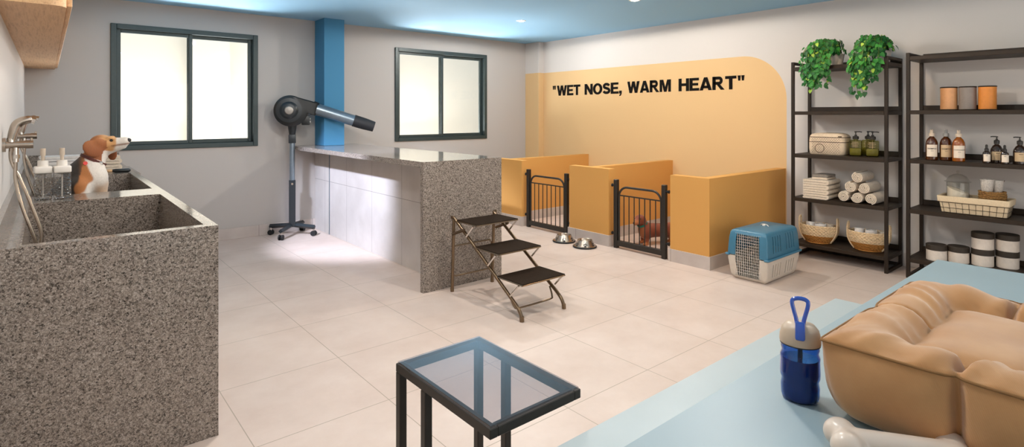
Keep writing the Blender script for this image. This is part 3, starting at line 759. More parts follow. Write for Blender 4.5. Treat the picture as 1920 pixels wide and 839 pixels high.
t = thing('water_bottle', 'blue sport water bottle with greige lid standing by the dog bed', 'bottle', (1.221, .514, .8), R(-67)); t.scale = (.93, .93, 1)
body = [(0, 0), (.030, 0), (.037, .003), (.0395, .012), (.040, .03), (.0385, .038), (.0385, .044), (.041, .05), (.0415, .06), (.0405, .085), (.041, .093), (.038, .1), (.0385, .104), (.040, .11), (.039, .117), (.033, .12)]
MB().lathe(body, n=40, sy=.9).build('bottle_body', 'blue_clear', t)
MB().lathe([(0, .003), (.033, .003), (.036, .012), (.0365, .03), (.035, .041), (.0375, .055), (.037, .088), (0, .088)], n=40, sy=.9).build('water', 'bottle_navy', t)
MB().cyl((0, 0, .01), (0, 0, .115), .005, n=10).build('straw', 'straw_dark', t)
MB().lathe([(.0375, .1195), (.042, .1195), (.0428, .123), (.042, .135), (.038, .149), (.030, .158), (.018, .162), (0, .163)], n=40, sy=.9).build('lid', 'greige_plastic', t)
MB().lathe([(.0385, .117), (.0415, .117), (.0415, .1197), (.0385, .1197)], n=40, sy=.9).build('seal_ring', 'black_rubber', t)
MB().box((-.010, -.040, .128), (.010, .012, .166), .004, 2, rot=(R(-18), 0, 0)).build('spout', 'bottle_blue', t)
lp = bez([(-.006, -.012, .16), (-.0085, -.008, .172), (-.016, -.003, .2), (-.013, .0, .209), (0, .001, .2115), (.013, .0, .209), (.016, -.003, .2), (.0085, -.008, .172), (.006, -.012, .16)], 6)
MB().tube(lp, .0044, 10).build('carry_loop', 'bottle_blue', t)

bone_root = o = thing('dog_bone_toy', 'cream bone shaped dog toy lying on the platform edge', 'dog toy', (1.129, .309, .8), R(-56))
s = SDF((-.14, -.06, -.01), (.14, .06, .07), .0032)
s.cap((-.085, 0, .028), (.085, 0, .028), .0235, .0235); 
for e in (-1, 1):
    for q in (-1, 1): s.ell((e * .092, q * .0255, .028), (.029, .027, .0275), k=.010)
link('bone', s.mesh(), 'bone_white', o, 0).scale = (.94, .92, .92)

def bed():
    t = thing('dog_bed', 'tan corduroy dog bed with tufted bolster on the blue platform', 'dog bed', (1.475, .2435, .8))
    A, B = .295, .2135; N = 520
    def ring(ins, z, rad, bulge, kind):
        out = []; a, b = A - ins, B - ins; r = max(min(rad, a - .01, b - .01), .002)
        per = [2 * (b - r), 2 * (a - r)]
        tot = 2 * sum(per) + 2 * PI * r
        for k in range(N):
            # equal angular budget per ring: parametrise by normalised perimeter so the rings line up
            u = (k + .5) / N * 4; side = int(u); f = u - side
            S = [((-a, b), (-a, -b)), ((-a, -b), (a, -b)), ((a, -b), (a, b)), ((a, b), (-a, b))][side]
            p = Vector((S[0][0] + (S[1][0] - S[0][0]) * f, S[0][1] + (S[1][1] - S[0][1]) * f))
            # round the corners
            cx, cy = max(-(a - r), min(a - r, p.x)), max(-(b - r), min(b - r, p.y)); d = p - Vector((cx, cy))
            if d.length > r and abs(p.x) > a - r and abs(p.y) > b - r: p = Vector((cx, cy)) + d.normalized() * r
            ln = 2 * b if side in (0, 2) else 2 * a
            s = f * ln; corner = min(s, ln - s); mid = abs(f - .5) * ln
            nrm = [Vector((-1, 0)), Vector((0, -1)), Vector((1, 0)), Vector((0, 1))][side]
            tuft = math.exp(-(mid / .0085) ** 2) + .35 * math.exp(-(mid / .03) ** 2); tw = math.exp(-(mid / .05) ** 2)
            zz = z; off = bulge * (1 - tw * .5) * min(1, corner / .06)
            if kind == 'seam': off -= .010 * tuft
            if kind == 'face': off -= .024 * tuft * min(1, z / .03) * (1 - .6 * max(0, min(1, (z - .12) / .033))); off += .004 * math.sin(s * 38 + side * 2) * max(0, 1 - z / .08)
            if kind == 'top':
                zz -= .024 * tuft * min(1, ins / .035); off -= .010 * tuft * max(0, 1 - ins / .03); w = min(1, corner / .05)
                zz += w * (.0035 * math.sin(s * 95 + 1.5 * math.sin(s * 31 + side) + 60 * ins) + .004 * math.sin(s * 41 + side + 25 * ins))
            if kind == 'cush':
                zz += max(0, 1 - (ins / .185) ** 4) * (.004 * math.sin(p.x * 34 + 2 * math.sin(p.y * 21)) + .003 * math.sin(p.y * 47 + p.x * 13))
            q = p + nrm * off
            out.append((q.x, q.y, zz))
        return out
    rings = []
    for ins, z, rad, bu, kd in ((.06, .001, .06, 0, 'f'), (.035, .002, .06, 0, 'f'), (.026, .006, .055, 0, 'f'), (.018, .013, .05, 0, 'face'), (.012, .023, .045, .002, 'face'), (.008, .035, .04, .004, 'face'), (.005, .05, .035, .008, 'face'), (.003, .065, .03, .010, 'face'), (.001, .1, .02, .011, 'face'), (0, .135, .012, .006, 'face'), (0, .152, .006, .0, 'face'), (0, .1545, .006, .0, 'seam'),
                                (.008, .160, .008, 0, 'top'), (.022, .169, .012, 0, 'top'), (.042, .176, .02, 0, 'top'), (.062, .176, .025, 0, 'top'), (.082, .170, .03, 0, 'top'), (.098, .158, .03, 0, 'top'), (.108, .145, .03, 0, 'top'), (.114, .136, .03, 0, 'trench'),
                                (.120, .139, .03, 0, 'cush'), (.132, .147, .03, 0, 'cush'), (.15, .151, .03, 0, 'cush'), (.172, .153, .02, 0, 'cush'), (.2, .154, .005, 0, 'cush')):
        rings.append(ring(ins, z, rad, bu, kd))
    MB().ring_loft(rings).build('cushion', 'corduroy', t, 0)
    sm = ring(-.0015, .1535, .006, 0, 'seam'); MB().tube(sm[::4], .0028, 6, closed=True).build('piping', 'bed_piping', t, 0)
bed()
# ------------------------------------------------------------------ shelving
def rack(label, x0, x1, y0, y1, levels, top):
    t = thing('shelf_rack', label, 'shelf', ((x0 + x1) / 2, (y0 + y1) / 2, 0), 0, 'dark metal shelf racks'); w = .027
    hx, hy = (x1 - x0) / 2, (y1 - y0) / 2
    for sx in (-1, 1):
        for sy in (-1, 1):
            cx, cy = sx * (hx - w / 2), sy * (hy - w / 2)
            MB().box((cx - w / 2, cy - w / 2, 0), (cx + w / 2, cy + w / 2, top), .002, 1).build('post', 'shelf_metal', t)
    for sy in (-1, 1):
        cy = sy * (hy - w / 2)
        for z, nm in ((.0, 'floor_rail'), (top - w, 'top_rail')):
            MB().box((-hx + w, cy - w / 2, z), (hx - w, cy + w / 2, z + w), .002, 1).build(nm, 'shelf_metal', t)
    MB().box((hx - w, -hy + w, 0), (hx, hy - w, w), .002, 1).build('floor_rail', 'shelf_metal', t)
    MB().box((hx - w, -hy + w, top - w), (hx, hy - w, top), .002, 1).build('top_rail', 'shelf_metal', t)
    for z in levels:
        b = MB().box((-hx + .001, -hy + w, z - .034), (hx - .001, hy - w, z), .002, 1)
        sh = b.build('shelf_board', 'shelf_board', t)
        MB().box((hx - .022, -hy + w, z), (hx - .004, hy - w, z + .045), .002, 1).build('back_rail', 'shelf_board', sh)
        for sy in (-1, 1):
            cy = sy * (hy - w / 2)
            MB().box((-hx + w, cy - w / 2, z - .034), (hx - w, cy + w / 2, z), .002, 1).build('side_rail', 'shelf_metal', sh)
S1 = (.145, .585, 1.012, 1.432, 1.868); S2 = (.17, .59, 1.018, 1.437, 1.90)
rack('dark metal shelf rack with plants, towels and baskets, left of two', 5.667, 6.08, 1.645, 2.472, S1, 1.918)
rack('dark metal shelf rack with bottles, cans and jars at right edge', 5.667, 6.08, .30, 1.51, S2, 1.93)

# --- plants
def plant(label, x, y, fy, seed, zend):
    r = random.Random(seed); t = thing('pothos_plant', label, 'plant', (x, y, S1[4]), 0, 'trailing plants on the left rack')
    p = MB().lathe([(0, 0), (.055, 0), (.058, .004), (.072, .105), (.075, .11), (.071, .112), (.066, .1), (.064, .09)], n=32).build('pot', 'pot_white', t)
    MB().lathe([(0, .088), (.062, .092), (.066, .09)], n=24).build('soil', 'soil', p)
    V, F, C = [], [], []; stems = MB()
    dy = fy - y
    def leaf(pos, out, sz):
        # heart leaf, tip hanging down and outward
        n = Vector((out.x, out.y, .25 + r.uniform(-.3, .5))).normalized(); tip = (Vector((out.x * .5, out.y * .5, -1)) + Vector((r.uniform(-.7, .7), r.uniform(-.7, .7), r.uniform(-.2, .8)))).normalized()
        tip = (tip - n * tip.dot(n)).normalized(); sd = n.cross(tip); i = len(V)
        sh = [(0, 0, 0), (.12, -.10, .05), (.36, -.02, .09), (.46, .25, .08), (.34, .6, .04), (.0, 1.08, -.12), (-.34, .6, .04), (-.46, .25, .08), (-.36, -.02, .09), (-.12, -.10, .05), (0, .3, -.02), (0, .65, -.03)]
        for a, b, c in sh: V.append(pos + (sd * a + tip * b + n * c) * sz)
        for q in ((0, 1, 2, 10), (10, 2, 3), (10, 3, 4, 11), (11, 4, 5), (0, 10, 8, 9), (10, 7, 8), (10, 11, 6, 7), (11, 5, 6)): F.append([i + k for k in q])
        k = r.random(); g = lin('27672a'); g2 = lin('184a20'); y2 = lin('8fae3e'); g3 = lin('3b8433')
        base = g if k < .45 else g2 if k < .75 else g3 if k < .93 else y2
        j = r.uniform(.8, 1.2)
        for q in range(12):
            f = 1.0 if q not in (10, 11) else 1.25
            C.append([c * j * f for c in base[:3]] + [1])
    for v in range(84):
        az = r.uniform(0, 2 * PI); front = r.random() < .6
        if front: az = PI + r.uniform(-1.2, 1.2)
        rad = r.uniform(.05, .18); top = r.uniform(.13, .24)
        dirv = Vector((math.cos(az), math.sin(az), 0)); c = Vector((0, 0, .1)); o = Vector((-.06, dy, 0))
        ex = dirv * rad + o
        ex.x = min(ex.x, .10)
        if ex.x < -.165: ex.x -= .06
        low = r.uniform(.12, 1.) ** 1.0
        dn = (zend - S1[4]) * low if ex.x < -.2 or abs(ex.x) > .26 else .09 + r.uniform(-.02, .08)
        pts = [c, c + dirv * .03 + Vector((0, 0, top - .1)), Vector((ex.x * .7, ex.y * .7, top)), Vector((ex.x, ex.y, max(top - .1, dn)))]
        if dn < .03:
            nseg = 4
            for k in range(1, nseg + 1):
                f = k / nseg; pts.append(Vector((min(ex.x, -.215) - .015 * math.sin(f * 3), ex.y * (1 - .25 * f) + r.uniform(-.015, .015) + (dy * .25 * f), .03 + (dn - .03) * f)))
        cv = bez(pts, 5); stems.tube(cv, .0018, 5)
        for i in range(4, len(cv)):
            q = cv[i]; od = Vector((q.x - o.x * .5, q.y - o.y, 0)); od = od.normalized() if od.length > .01 else Vector((-1, 0, 0))
            if r.random() < .62:
                lp = q + Vector((r.uniform(-.015, .015), r.uniform(-.02, .02), r.uniform(-.01, .015)))
                if lp.x > .19: lp.x = .19
                leaf(lp, od, r.uniform(.030, .047))
    me = bpy.data.meshes.new('foliage'); me.from_pydata(V, [], F); me.update()
    at = me.color_attributes.new('Col', 'FLOAT_COLOR', 'POINT'); at.data.foreach_set('color', [x for c in C for x in c])
    link('foliage', me, 'leaf', t, 0); stems.build('vines', 'stem_green', t)
plant('trailing green pothos in pale pot, left one on the top shelf', 5.85, 2.13, 2.215, 3, 1.62)
plant('trailing green pothos in pale pot, right one beside the second rack', 5.85, 1.74, 1.80, 11, 1.57)

# --- cream quilted pouch
t = thing('storage_pouch', 'cream quilted pouch with brown piping and round emblem beside green bottles', 'bag', (5.87, 2.19, S1[2]), 0); t.scale = (1, .97, 1.14); hw, hd, hh = .165, .105, .185
b = MB(); rings = []
def rr(w, d, r, z, n=8):
    out = []
    for cx, cy, a0 in ((w - r, d - r, 0), (-w + r, d - r, 90), (-w + r, -d + r, 180), (w - r, -d + r, 270)):
        for k in range(n + 1): a = R(a0 + 90 * k / n); out.append((cx + r * math.cos(a), cy + r * math.sin(a), z))
    return out
for z, k in ((0, .93), (.01, .985), (.05, 1.02), (.10, 1.02), (.14, 1.0), (.155, .98), (.168, .93), (.178, .82), (.183, .6), (.185, .3)): rings.append(rr(hd * k, hw * k, .04 * k, z))
b.ring_loft(rings).build('pouch_body', 'cream_cloth', t, 60)
for z, k in ((.149, .992), (.108, 1.024)): MB().tube(rr(hd * k, hw * k, .04, z), .0025, 6, closed=True, up=(0, 0, 1)).build('piping', 'brown_piping', t)
MB().tube([(-hd * 1.02 - .002, .055 + .042 * math.cos(a), .055 + .036 * math.sin(a)) for a in (2 * PI * k / 32 for k in range(32))], .0024, 6, closed=True).build('emblem_ring', 'brown_piping', t)
nt = MB()
for k in range(-14, 15):
    for s in (-1, 1):
        y0 = k * .022; y1 = y0 + s * .145; a, c = (y0, .010), (y1, .160)
        lo, hi = -hw + .03, hw - .03
        p = [(a[0] + (c[0] - a[0]) * f, a[1] + (c[1] - a[1]) * f) for f in (q / 12 for q in range(13))]; p = [q for q in p if lo <= q[0] <= hi]
        if len(p) > 2: nt.tube([(-hd * (1.02 if .04 < z < .11 else 1.006 if z < .145 else .985) - .001, y, z) for y, z in p if z < .157], .0007, 4)
nt.build('net_cover', 'brown_piping', t, 0)
for y in (-hw * .8, ): MB().box((-hd * 1.0, y - .012, .152), (-hd * .8, y + .02, .160), .002, 1).build('zip_pull', 'brown_piping', t)

# --- pump bottle maker
def pump(t, z, mat, r=.008, arm=.035, az=-90, collar=.016, h=.05):
    b = MB().cyl((0, 0, z), (0, 0, z + h * .36), collar, collar * .95, n=20).cyl((0, 0, z + h * .36), (0, 0, z + h * .8), r * .6, n=12)
    d = Vector((math.cos(R(az)), math.sin(R(az)), 0))
    b.cyl((0, 0, z + h * .78), (0, 0, z + h), r * 1.3, n=16).tube([Vector((0, 0, z + h * .92)), d * arm * .7 + Vector((0, 0, z + h * .93)), d * arm + Vector((0, 0, z + h * .86))], r * .55, 8)
    return b.build('pump', mat, t)
def green(x, y, label):
    t = thing('pump_bottle', label, 'pump bottle', (x, y, S1[2]), R(12), 'square olive glass pump bottles')
    MB().box((-.04, -.052, 0), (.04, .052, .15), .014, 3).lathe([(.022, .149), (.018, .158), (.018, .166)], n=24).build('glass_body', 'olive_glass', t)
    MB().box((-.035, -.047, .006), (.035, .047, .075), .012, 2).build('liquid', 'olive_liquid', t)
    MB().cyl((0, 0, .075), (0, 0, .16), .003, n=8).build('dip_tube', 'greige_plastic', t)
    lb = MB()
    for k, w in enumerate((.05, .06, .045, .05)): lb.box((-.0405, -w / 2, .128 - k * .014), (-.0400, w / 2, .132 - k * .014))
    lb.build('printed_lines', 'paper_tan', t, 0)
    MB().lathe([(.024, .158), (.026, .161), (.026, .182), (.02, .187)], n=24).build('collar', 'pump_dark', t)
    pump(t, .182, 'pump_dark', .008, .05, -75, .012, .05)
green(5.83, 1.951, 'olive glass pump bottle next to the cream pouch'); green(5.96, 1.89, 'olive glass pump bottle at the back, half hidden'); green(5.84, 1.815, 'olive glass pump bottle nearest the right post')

# --- folded towels and rolls on the left rack
lb4 = ('bottom', 'second lowest', 'third from bottom', 'upper')
for k in range(4):
    fold('folded_towel', 'large cream folded towel, %s of the stack of large ones' % lb4[k], 5.845, 2.262, S1[3 - 2] + .0465 * k, .235, .30, 2, .0232, 'towel', 'folded towels on the left rack', R(-90) + R(180) * 0)
fold('folded_towel', 'small cream folded towel lying on the large towels', 5.84, 2.235, S1[1] + .187, .15, .2, 1, .022, 'towel', 'folded towels on the left rack', R(-90))
fold('folded_towel', 'small dark topped towel crowning the folded stack', 5.84, 2.235, S1[1] + .2095, .15, .2, 1, .026, 'towel_dark', 'folded towels on the left rack', R(-90))

def roll_mesh(r, L, turns=3.4, th=.0098):
    pts = []; n = int(turns * 22)
    for k in range(n + 1):
        a = 2 * PI * turns * k / n; rad = th * .35 + (r - th * .5 - th * .35) * k / n; pts.append(Vector((0, rad * math.cos(a), rad * math.sin(a))))
    A, B = [], []
    for i, p in enumerate(pts):
        d = (pts[min(i + 1, n)] - pts[max(i - 1, 0)]).normalized(); nn = Vector((0, -d.z, d.y)); A.append(p + nn * th * .5); B.append(p - nn * th * .5)
    sec = A + B[::-1]; rings = []
    for f, e in ((0, .90), (.012, .99), (.05, 1.0), (.95, 1.), (.99, .98), (1, .9)):
        rings.append([(L * f, q.y * (1 if e == 1 else .5 + .5 * e), q.z * (1 if e == 1 else .5 + .5 * e)) for q in sec])
    return MB().ring_loft(rings)
rt = thing('rolled_towel', 'cream rolled towel, bottom left of the pyramid of rolls', 'towel', (5.70, 2.008, S1[1] + .0535), 0, 'rolled towels on the left rack')
roll_mesh(.053, .30).build('rolled_cloth', 'towel', rt, 50)
for y, k, lab in ((1.898, 0, 'cream rolled towel, bottom middle of the pyramid of rolls'), (1.788, 0, 'cream rolled towel, bottom right of the pyramid of rolls'), (1.953, 1, 'cream rolled towel, left of the two in the middle row'), (1.843, 1, 'cream rolled towel, right of the two in the middle row'), (1.898, 2, 'cream rolled towel on top of the pyramid of rolls')):
    c = retree(rt, (5.70 + .008 * k, y, S1[1] + .0535 + .0925 * k), label=lab); c.rotation_euler = (R(37 * (k + 1) + 900 * (y - 1.7)), 0, 0)

# --- woven baskets
def basket(x, y, label, rz):
    t = thing('woven_basket', label, 'basket', (x, y, S1[0]), rz, 'woven baskets on the bottom shelf')
    n = 11; h = .168
    def prof(f): return .118 + .062 * math.sin(min(1, f * 1.15) * PI / 2) - .004 * f
    for nm, mat, ks in (('lower_weave', 'wicker_tan', range(0, 5)), ('upper_weave', 'wicker_light', range(5, n + 1))):
        b = MB()
        for k in ks:
            f = k / n; r = prof(f); z = .008 + h * f * .95
            ring = []
            for q in range(120):
                a = 2 * PI * q / 120; w = .0028 * (1 if (q + k * 2) % 4 < 2 else -1)
                ring.append(((r * .72 + w) * math.cos(a), (r + w) * math.sin(a), z + .0016 * (1 if (q + k * 2) % 4 < 2 else -1)))
            b.tube(ring, .0085, 6, closed=True, up=(0, 0, 1))
        if nm == 'lower_weave': b.lathe([(0, .002), (.112, .002), (.118, .008), (0, .01)], n=40); 
        o = b.build(nm, mat, t, 0)
    for s in (-1, 1):
        r = prof(1); yy = s * (r + .008)
        E_ = lambda x, z: s * (math.sqrt(max(0, 1 - (x / (prof(min(1, max(0, z - .008) / (h * .95))) * .72)) ** 2)) * prof(min(1, max(0, z - .008) / (h * .95))) + .015)
        p = bez([(x, E_(x, z) if z <= .17 else s * (r + q), z) for x, z, q in ((-.042, .012, 0), (-.043, .06, 0), (-.044, .11, 0), (-.043, .165, 0), (-.036, .222, .004), (-.02, .24, .002), (0, .246, .0), (.02, .24, .002), (.036, .222, .004), (.043, .165, 0), (.044, .11, 0), (.043, .06, 0), (.042, .012, 0))], 5)
        MB().tube(p, .0075, 8).build('handle', 'wicker_light', t)
    t.scale = (.92, .92, 1); return t
basket(5.835, 2.28, 'two tone woven basket of rolls nearer the pet carrier', R(8)); basket(5.85, 1.85, 'two tone woven basket of rolls behind the right post', R(8))
def upright(x, y, z, r, h, label, tilt=(0, 0), mat='towel_white', grp='cloth rolls in the woven baskets'):
    c = thing('cloth_roll', label, 'towel', (x, y, z), 0, grp); o = roll_mesh(r, h, 2.6, .0095).build('rolled_cloth', mat, c, 50); o.rotation_euler = (R(tilt[0]), R(-90 + tilt[1]), 0)
upright(5.80, 2.35, S1[0] + .03, .046, .165, 'white cloth roll at the left in the basket by the carrier', (0, 8))
upright(5.82, 2.255, S1[0] + .03, .055, .16, 'white cloth roll at the right in the basket by the carrier', (8, -6))
upright(5.88, 2.20, S1[0] + .03, .04, .155, 'grey cloth roll at the back in the basket by the carrier', (0, 0), 'towel')
upright(5.81, 1.92, S1[0] + .03, .044, .17, 'white cloth roll at the left in the basket behind the post', (0, 4))
upright(5.83, 1.825, S1[0] + .03, .052, .165, 'white cloth roll in the middle of the basket behind the post', (0, -3))
upright(5.89, 1.755, S1[0] + .03, .036, .15, 'grey cloth roll at the right in the basket behind the post', (0, 0), 'towel')

# --- right rack: cans
for y, mat, lab in ((1.252, 'can_peach', 'peach coloured tin, left of three on the upper shelf'), (1.127, 'can_grey', 'grey tin, middle of three on the upper shelf'), (1.0, 'can_orange', 'orange tin, right of three on the upper shelf')):
    t = thing('storage_tin', lab, 'tin', (5.85, y, S2[3]), 0, 'round tins on the right rack')
    MB().lathe([(0, .004), (.058, .004), (.058, .19), (0, .19)], n=40).build('tin_body', mat, t)
    MB().lathe([(0, 0), (.058, 0), (.0605, .002), (.0605, .006), (.058, .008)], n=40).build('base_rim', 'shelf_metal', t)
    MB().lathe([(.057, .186), (.0605, .188), (.0605, .195), (.055, .197), (.053, .192), (0, .192)], n=40).build('lid_rim', 'shelf_metal', t)

def wrap_text(parent, lines, r, zc, sy=1.0, az=180., mat='ink'):
    for body, size, dz in lines:
        me = text_mesh(body, size)
        for v in me.vertices:
            a = R(az) + v.co.x / r; rr = r + .0012; v.co = Vector((rr * math.cos(a), rr * math.sin(a) * sy, zc + dz + v.co.y))
        link('label_text', me, mat, parent, 0)
def label_patch(t, r, z0, z1, half, mat, az=180.):
    b = MB(); n = 16; rings = []
    for z in (z0, z1):
        rings.append([((r + .0006) * math.cos(R(az) + half * (2 * k / n - 1)), (r + .0006) * math.sin(R(az) + half * (2 * k / n - 1)), z) for k in range(n + 1)])
    b.ring_loft(rings, False, False, False); return b.build('label', mat, t, 0)
def shampoo(x, y, body, lab, pm, lm, words, sub, az):
    t = thing('shampoo_bottle', lab, 'bottle', (x, y, S2[2]), 0, 'amber bottles with pump caps'); t.scale = (.86, .86, 1)
    MB().lathe([(0, 0), (.044, 0), (.049, .004), (.05, .012), (.05, .135), (.047, .155), (.036, .178), (.022, .192), (.018, .197), (.018, .205)], n=36).build('bottle_body', body, t)
    MB().lathe([(.0, .2), (.0245, .2), (.0245, .223), (.021, .227), (0, .228)], n=28).build('cap', pm, t)
    MB().lathe([(0, .226), (.0135, .226), (.0145, .232), (.013, .255), (0, .256)], n=24).box((-.03, -.006, .246), (.0, .006, .256), .003, 2, rot=(0, R(-6), 0)).build('nozzle', pm, t)
    lb = label_patch(t, .05, .030, .130, .95, lm, az)
    wrap_text(lb, [('—', .008, .038), (words, .0165 if len(words) < 9 else .0105, .012), (sub, .0085, -.004), ('— — —', .006, -.042)], .0508, .08, az=az)
shampoo(5.73, 1.342, 'amber', 'dark amber shampoo bottle with beige cap, nearest the left post', 'pump_beige', 'paper_label', 'SHAMPOO', 'canino', 197)
shampoo(5.76, 1.252, 'amber', 'dark amber shampoo bottle with grey cap, in the middle', 'pump_grey', 'paper_tan', 'SHAMPOO', 'neutro', 197)
shampoo(5.715, 1.158, 'amber_light', 'lighter amber conditioner bottle with beige cap, in front at right', 'pump_beige', 'paper_label', 'CONDICIONADOR', 'canino', 197)
def dropper(x, y, lab):
    t = thing('dropper_bottle', lab, 'bottle', (x, y, S2[2]), 0, 'small dropper bottles'); t.scale = (.93, .93, 1)
    MB().lathe([(0, 0), (.024, 0), (.027, .004), (.027, .075), (.022, .088), (.012, .094), (.012, .098)], n=28).build('bottle_body', 'smoke_brown', t)
    MB().lathe([(0, .094), (.0145, .094), (.0145, .112), (.009, .118), (.009, .14), (.005, .146), (0, .147)], n=20).build('dropper_cap', 'pump_dark', t)
    lb = label_patch(t, .027, .014, .070, 1.0, 'paper_label', 200)
    wrap_text(lb, [('balm', .008, .015)], .0275, .042, az=195)
dropper(5.70, .98, 'small dark dropper bottle at the left of the dark bottles'); dropper(5.70, .871, 'small dark dropper bottle between the two larger dark pump bottles')
def dark_pump(x, y, lab):
    t = thing('pump_bottle', lab, 'pump bottle', (x, y, S2[2]), 0, 'dark pump bottles on the right rack'); t.scale = (.85, .85, 1)
    MB().lathe([(0, 0), (.044, 0), (.048, .004), (.048, .095), (.044, .112), (.03, .135), (.016, .146), (.015, .155)], n=36).build('bottle_body', 'smoke_brown', t)
    MB().lathe([(0, .15), (.021, .15), (.022, .176), (.014, .182), (0, .183)], n=24).build('collar', 'pump_dark', t)
    pump(t, .18, 'pump_dark', .008, .045, 110, .009, .03)
    lb = label_patch(t, .048, .022, .09, 1.0, 'paper_tan', 200)
    wrap_text(lb, [('balsam', .011, .018), ('—————', .008, .0)], .0486, .056, az=200)
dark_pump(5.785, .932, 'dark pump bottle behind the two small dropper bottles'); dark_pump(5.76, .792, 'dark pump bottle cut off by the right picture edge')

# --- lined wire basket with its contents
t = thing('wire_basket', 'long linen lined wire basket on the right rack', 'basket', (5.81, 1.068, S2[1]), 0)
def rect_ring(hx, hy, z, r=.012): return rr(hx, hy, r, z, 4)
hx0, hy0, hx1, hy1, hz = .095, .205, .118, .226, .138
lnr = MB().ring_loft([rect_ring(hx0, hy0, .004), rect_ring(hx1 - .004, hy1 - .004, hz - .02), rect_ring(hx1 - .002, hy1 - .002, hz), rect_ring(hx1 - .012, hy1 - .012, hz), rect_ring(hx0 - .012, hy0 - .012, .016)])
lnr.build('linen_liner', 'linen', t, 40)
MB().ring_loft([rect_ring(hx1 + .002, hy1 + .002, hz - .045), rect_ring(hx1 + .006, hy1 + .006, hz - .002), rect_ring(hx1 + .004, hy1 + .004, hz + .002), rect_ring(hx1 - .003, hy1 - .003, hz + .002), rect_ring(hx1 - .003, hy1 - .003, hz - .045)], True, False, False).build('folded_cuff', 'linen', t, 40)
w = MB()
for f in (.02, .3, .62): w.tube([(x * 1.0, y, z) for x, y, z in rect_ring(hx0 + (hx1 - hx0) * f + .003, hy0 + (hy1 - hy0) * f + .003, .002 + hz * f)], .0017, 6, closed=True, up=(0, 0, 1))
for k in range(10):
    y = -1 + 2 * (k + .5) / 10
    for s in (-1, 1): w.cyl((s * (hx0 + .003), y * hy0, .002), (s * (hx0 + (hx1 - hx0) * .64 + .003), y * (hy0 + (hy1 - hy0) * .64), hz * .64), .0014, n=6)
for k in range(5):
    x = -1 + 2 * (k + .5) / 5
    for s in (-1, 1): w.cyl((x * hx0, s * (hy0 + .003), .002), (x * (hx0 + (hx1 - hx0) * .64), s * (hy0 + (hy1 - hy0) * .64 + .003), hz * .64), .0014, n=6)
w.build('wire_frame', 'shelf_metal', t, 0)
zb = S2[1] + .018
t = thing('glass_jar', 'domed glass jar of white powder standing in the wire basket', 'jar', (5.815, 1.184, zb), 0); t.scale = (.86, .86, 1.12)
MB().lathe([(.0, .003), (.082, .003), (.086, .01), (.088, .11), (.088, .205), (.086, .205), (.086, .11), (.08, .012), (0, .01)], n=40).build('glass_body', 'clear_glass', t)
pw = MB(); n = 40; rings = [[(.083 * f * math.cos(2 * PI * k / n), .083 * f * math.sin(2 * PI * k / n), z) for k in range(n)] for f, z in ((.2, .011), (.97, .012))]
for f in (1., .75, .4, .1): rings.append([(.083 * f * math.cos(2 * PI * k / n), .083 * f * math.sin(2 * PI * k / n), .150 + .17 * .083 * f * math.sin(2 * PI * k / n) * 1.8 + .008 * (1 - f)) for k in range(n)])
pw.ring_loft(rings).build('white_powder', 'candle', t, 50)
MB().lathe([(.088, .205), (.104, .21), (.105, .213), (.09, .216), (.084, .228), (.065, .25), (.035, .264), (.01, .268), (.008, .276), (.013, .284), (.008, .292), (0, .293)], n=40).build('domed_lid', 'clear_glass', t)
t = thing('seagrass_pot', 'brown textured seagrass holder standing in the wire basket', 'pot', (5.815, .963, zb), 0)
sg = MB(); rg = random.Random(5)
for k in range(12):
    z = .012 + k * .0145
    ring = [((.080 + .004 * rg.uniform(-1, 1)) * math.cos(2 * PI * q / 64), (.080 + .004 * rg.uniform(-1, 1)) * math.sin(2 * PI * q / 64), z + .003 * rg.uniform(-1, 1)) for q in range(64)]
    sg.tube(ring, .0085, 6, closed=True, up=(0, 0, 1))
sg.build('woven_wall', 'seagrass', t, 0); MB().lathe([(0, 0), (.078, 0), (.078, .168), (0, .17)], n=36).build('inner_pot', 'wicker_tan', t)
for mx, my, sc, lb in ((5.79, .992, 1., 'pale speckled tapered cup standing on the brown seagrass holder'), (5.845, .938, .92, 'darker speckled tapered cup behind the pale one on the seagrass holder')):
    t = thing('stone_cup', lb, 'cup', (mx, my, zb + .1705), 0, 'speckled cups on the seagrass holder'); t.scale = (sc, sc, sc)
    MB().lathe([(0, 0), (.032, 0), (.034, .003), (.045, .1), (.044, .103), (.041, .1), (.031, .008), (0, .006)], n=36).build('cup_body', 'stone_mug', t)
    if sc == 1.: MB().sphere((.012, .008, .096), .015, (1, 1, .6)).sphere((-.012, -.012, .096), .013, (1, 1, .6)).build('pebbles', 'stone_mug', t)
    else: MB().cyl((0, -.01, .02), (.0, -.048, .106), .003, n=8).build('stick', 'brown_piping', t)

# --- lidded jars
def jar(x, y, z, lab, h=.135):
    t = thing('lidded_jar', lab, 'jar', (x, y, z), 0, 'white jars with dark lids'); t.scale = (.81, .81, 1)
    MB().lathe([(0, 0), (.084, 0), (.088, .004), (.088, h - .046), (0, h - .046)], n=44).build('jar_body', 'jar_white', t)
    MB().lathe([(.089, h - .046), (.092, h - .044), (.092, h - .004), (.088, h), (0, h)], n=44).build('jar_lid', 'jar_lid', t)
zj = S2[0]
jar(5.78, 1.321, zj, 'single white jar with dark lid, nearest the left post'); jar(5.835, 1.184, zj, 'single white jar with dark lid, beside the stacked pairs')
for y, x, nm in ((1.033, 5.865, 'left'), (.889, 5.93, 'right')):
    jar(x, y, zj, 'white jar with dark lid, lower one of the %s pair' % nm); jar(x, y, zj + .1352, 'white jar with dark lid, upper one of the %s pair' % nm)
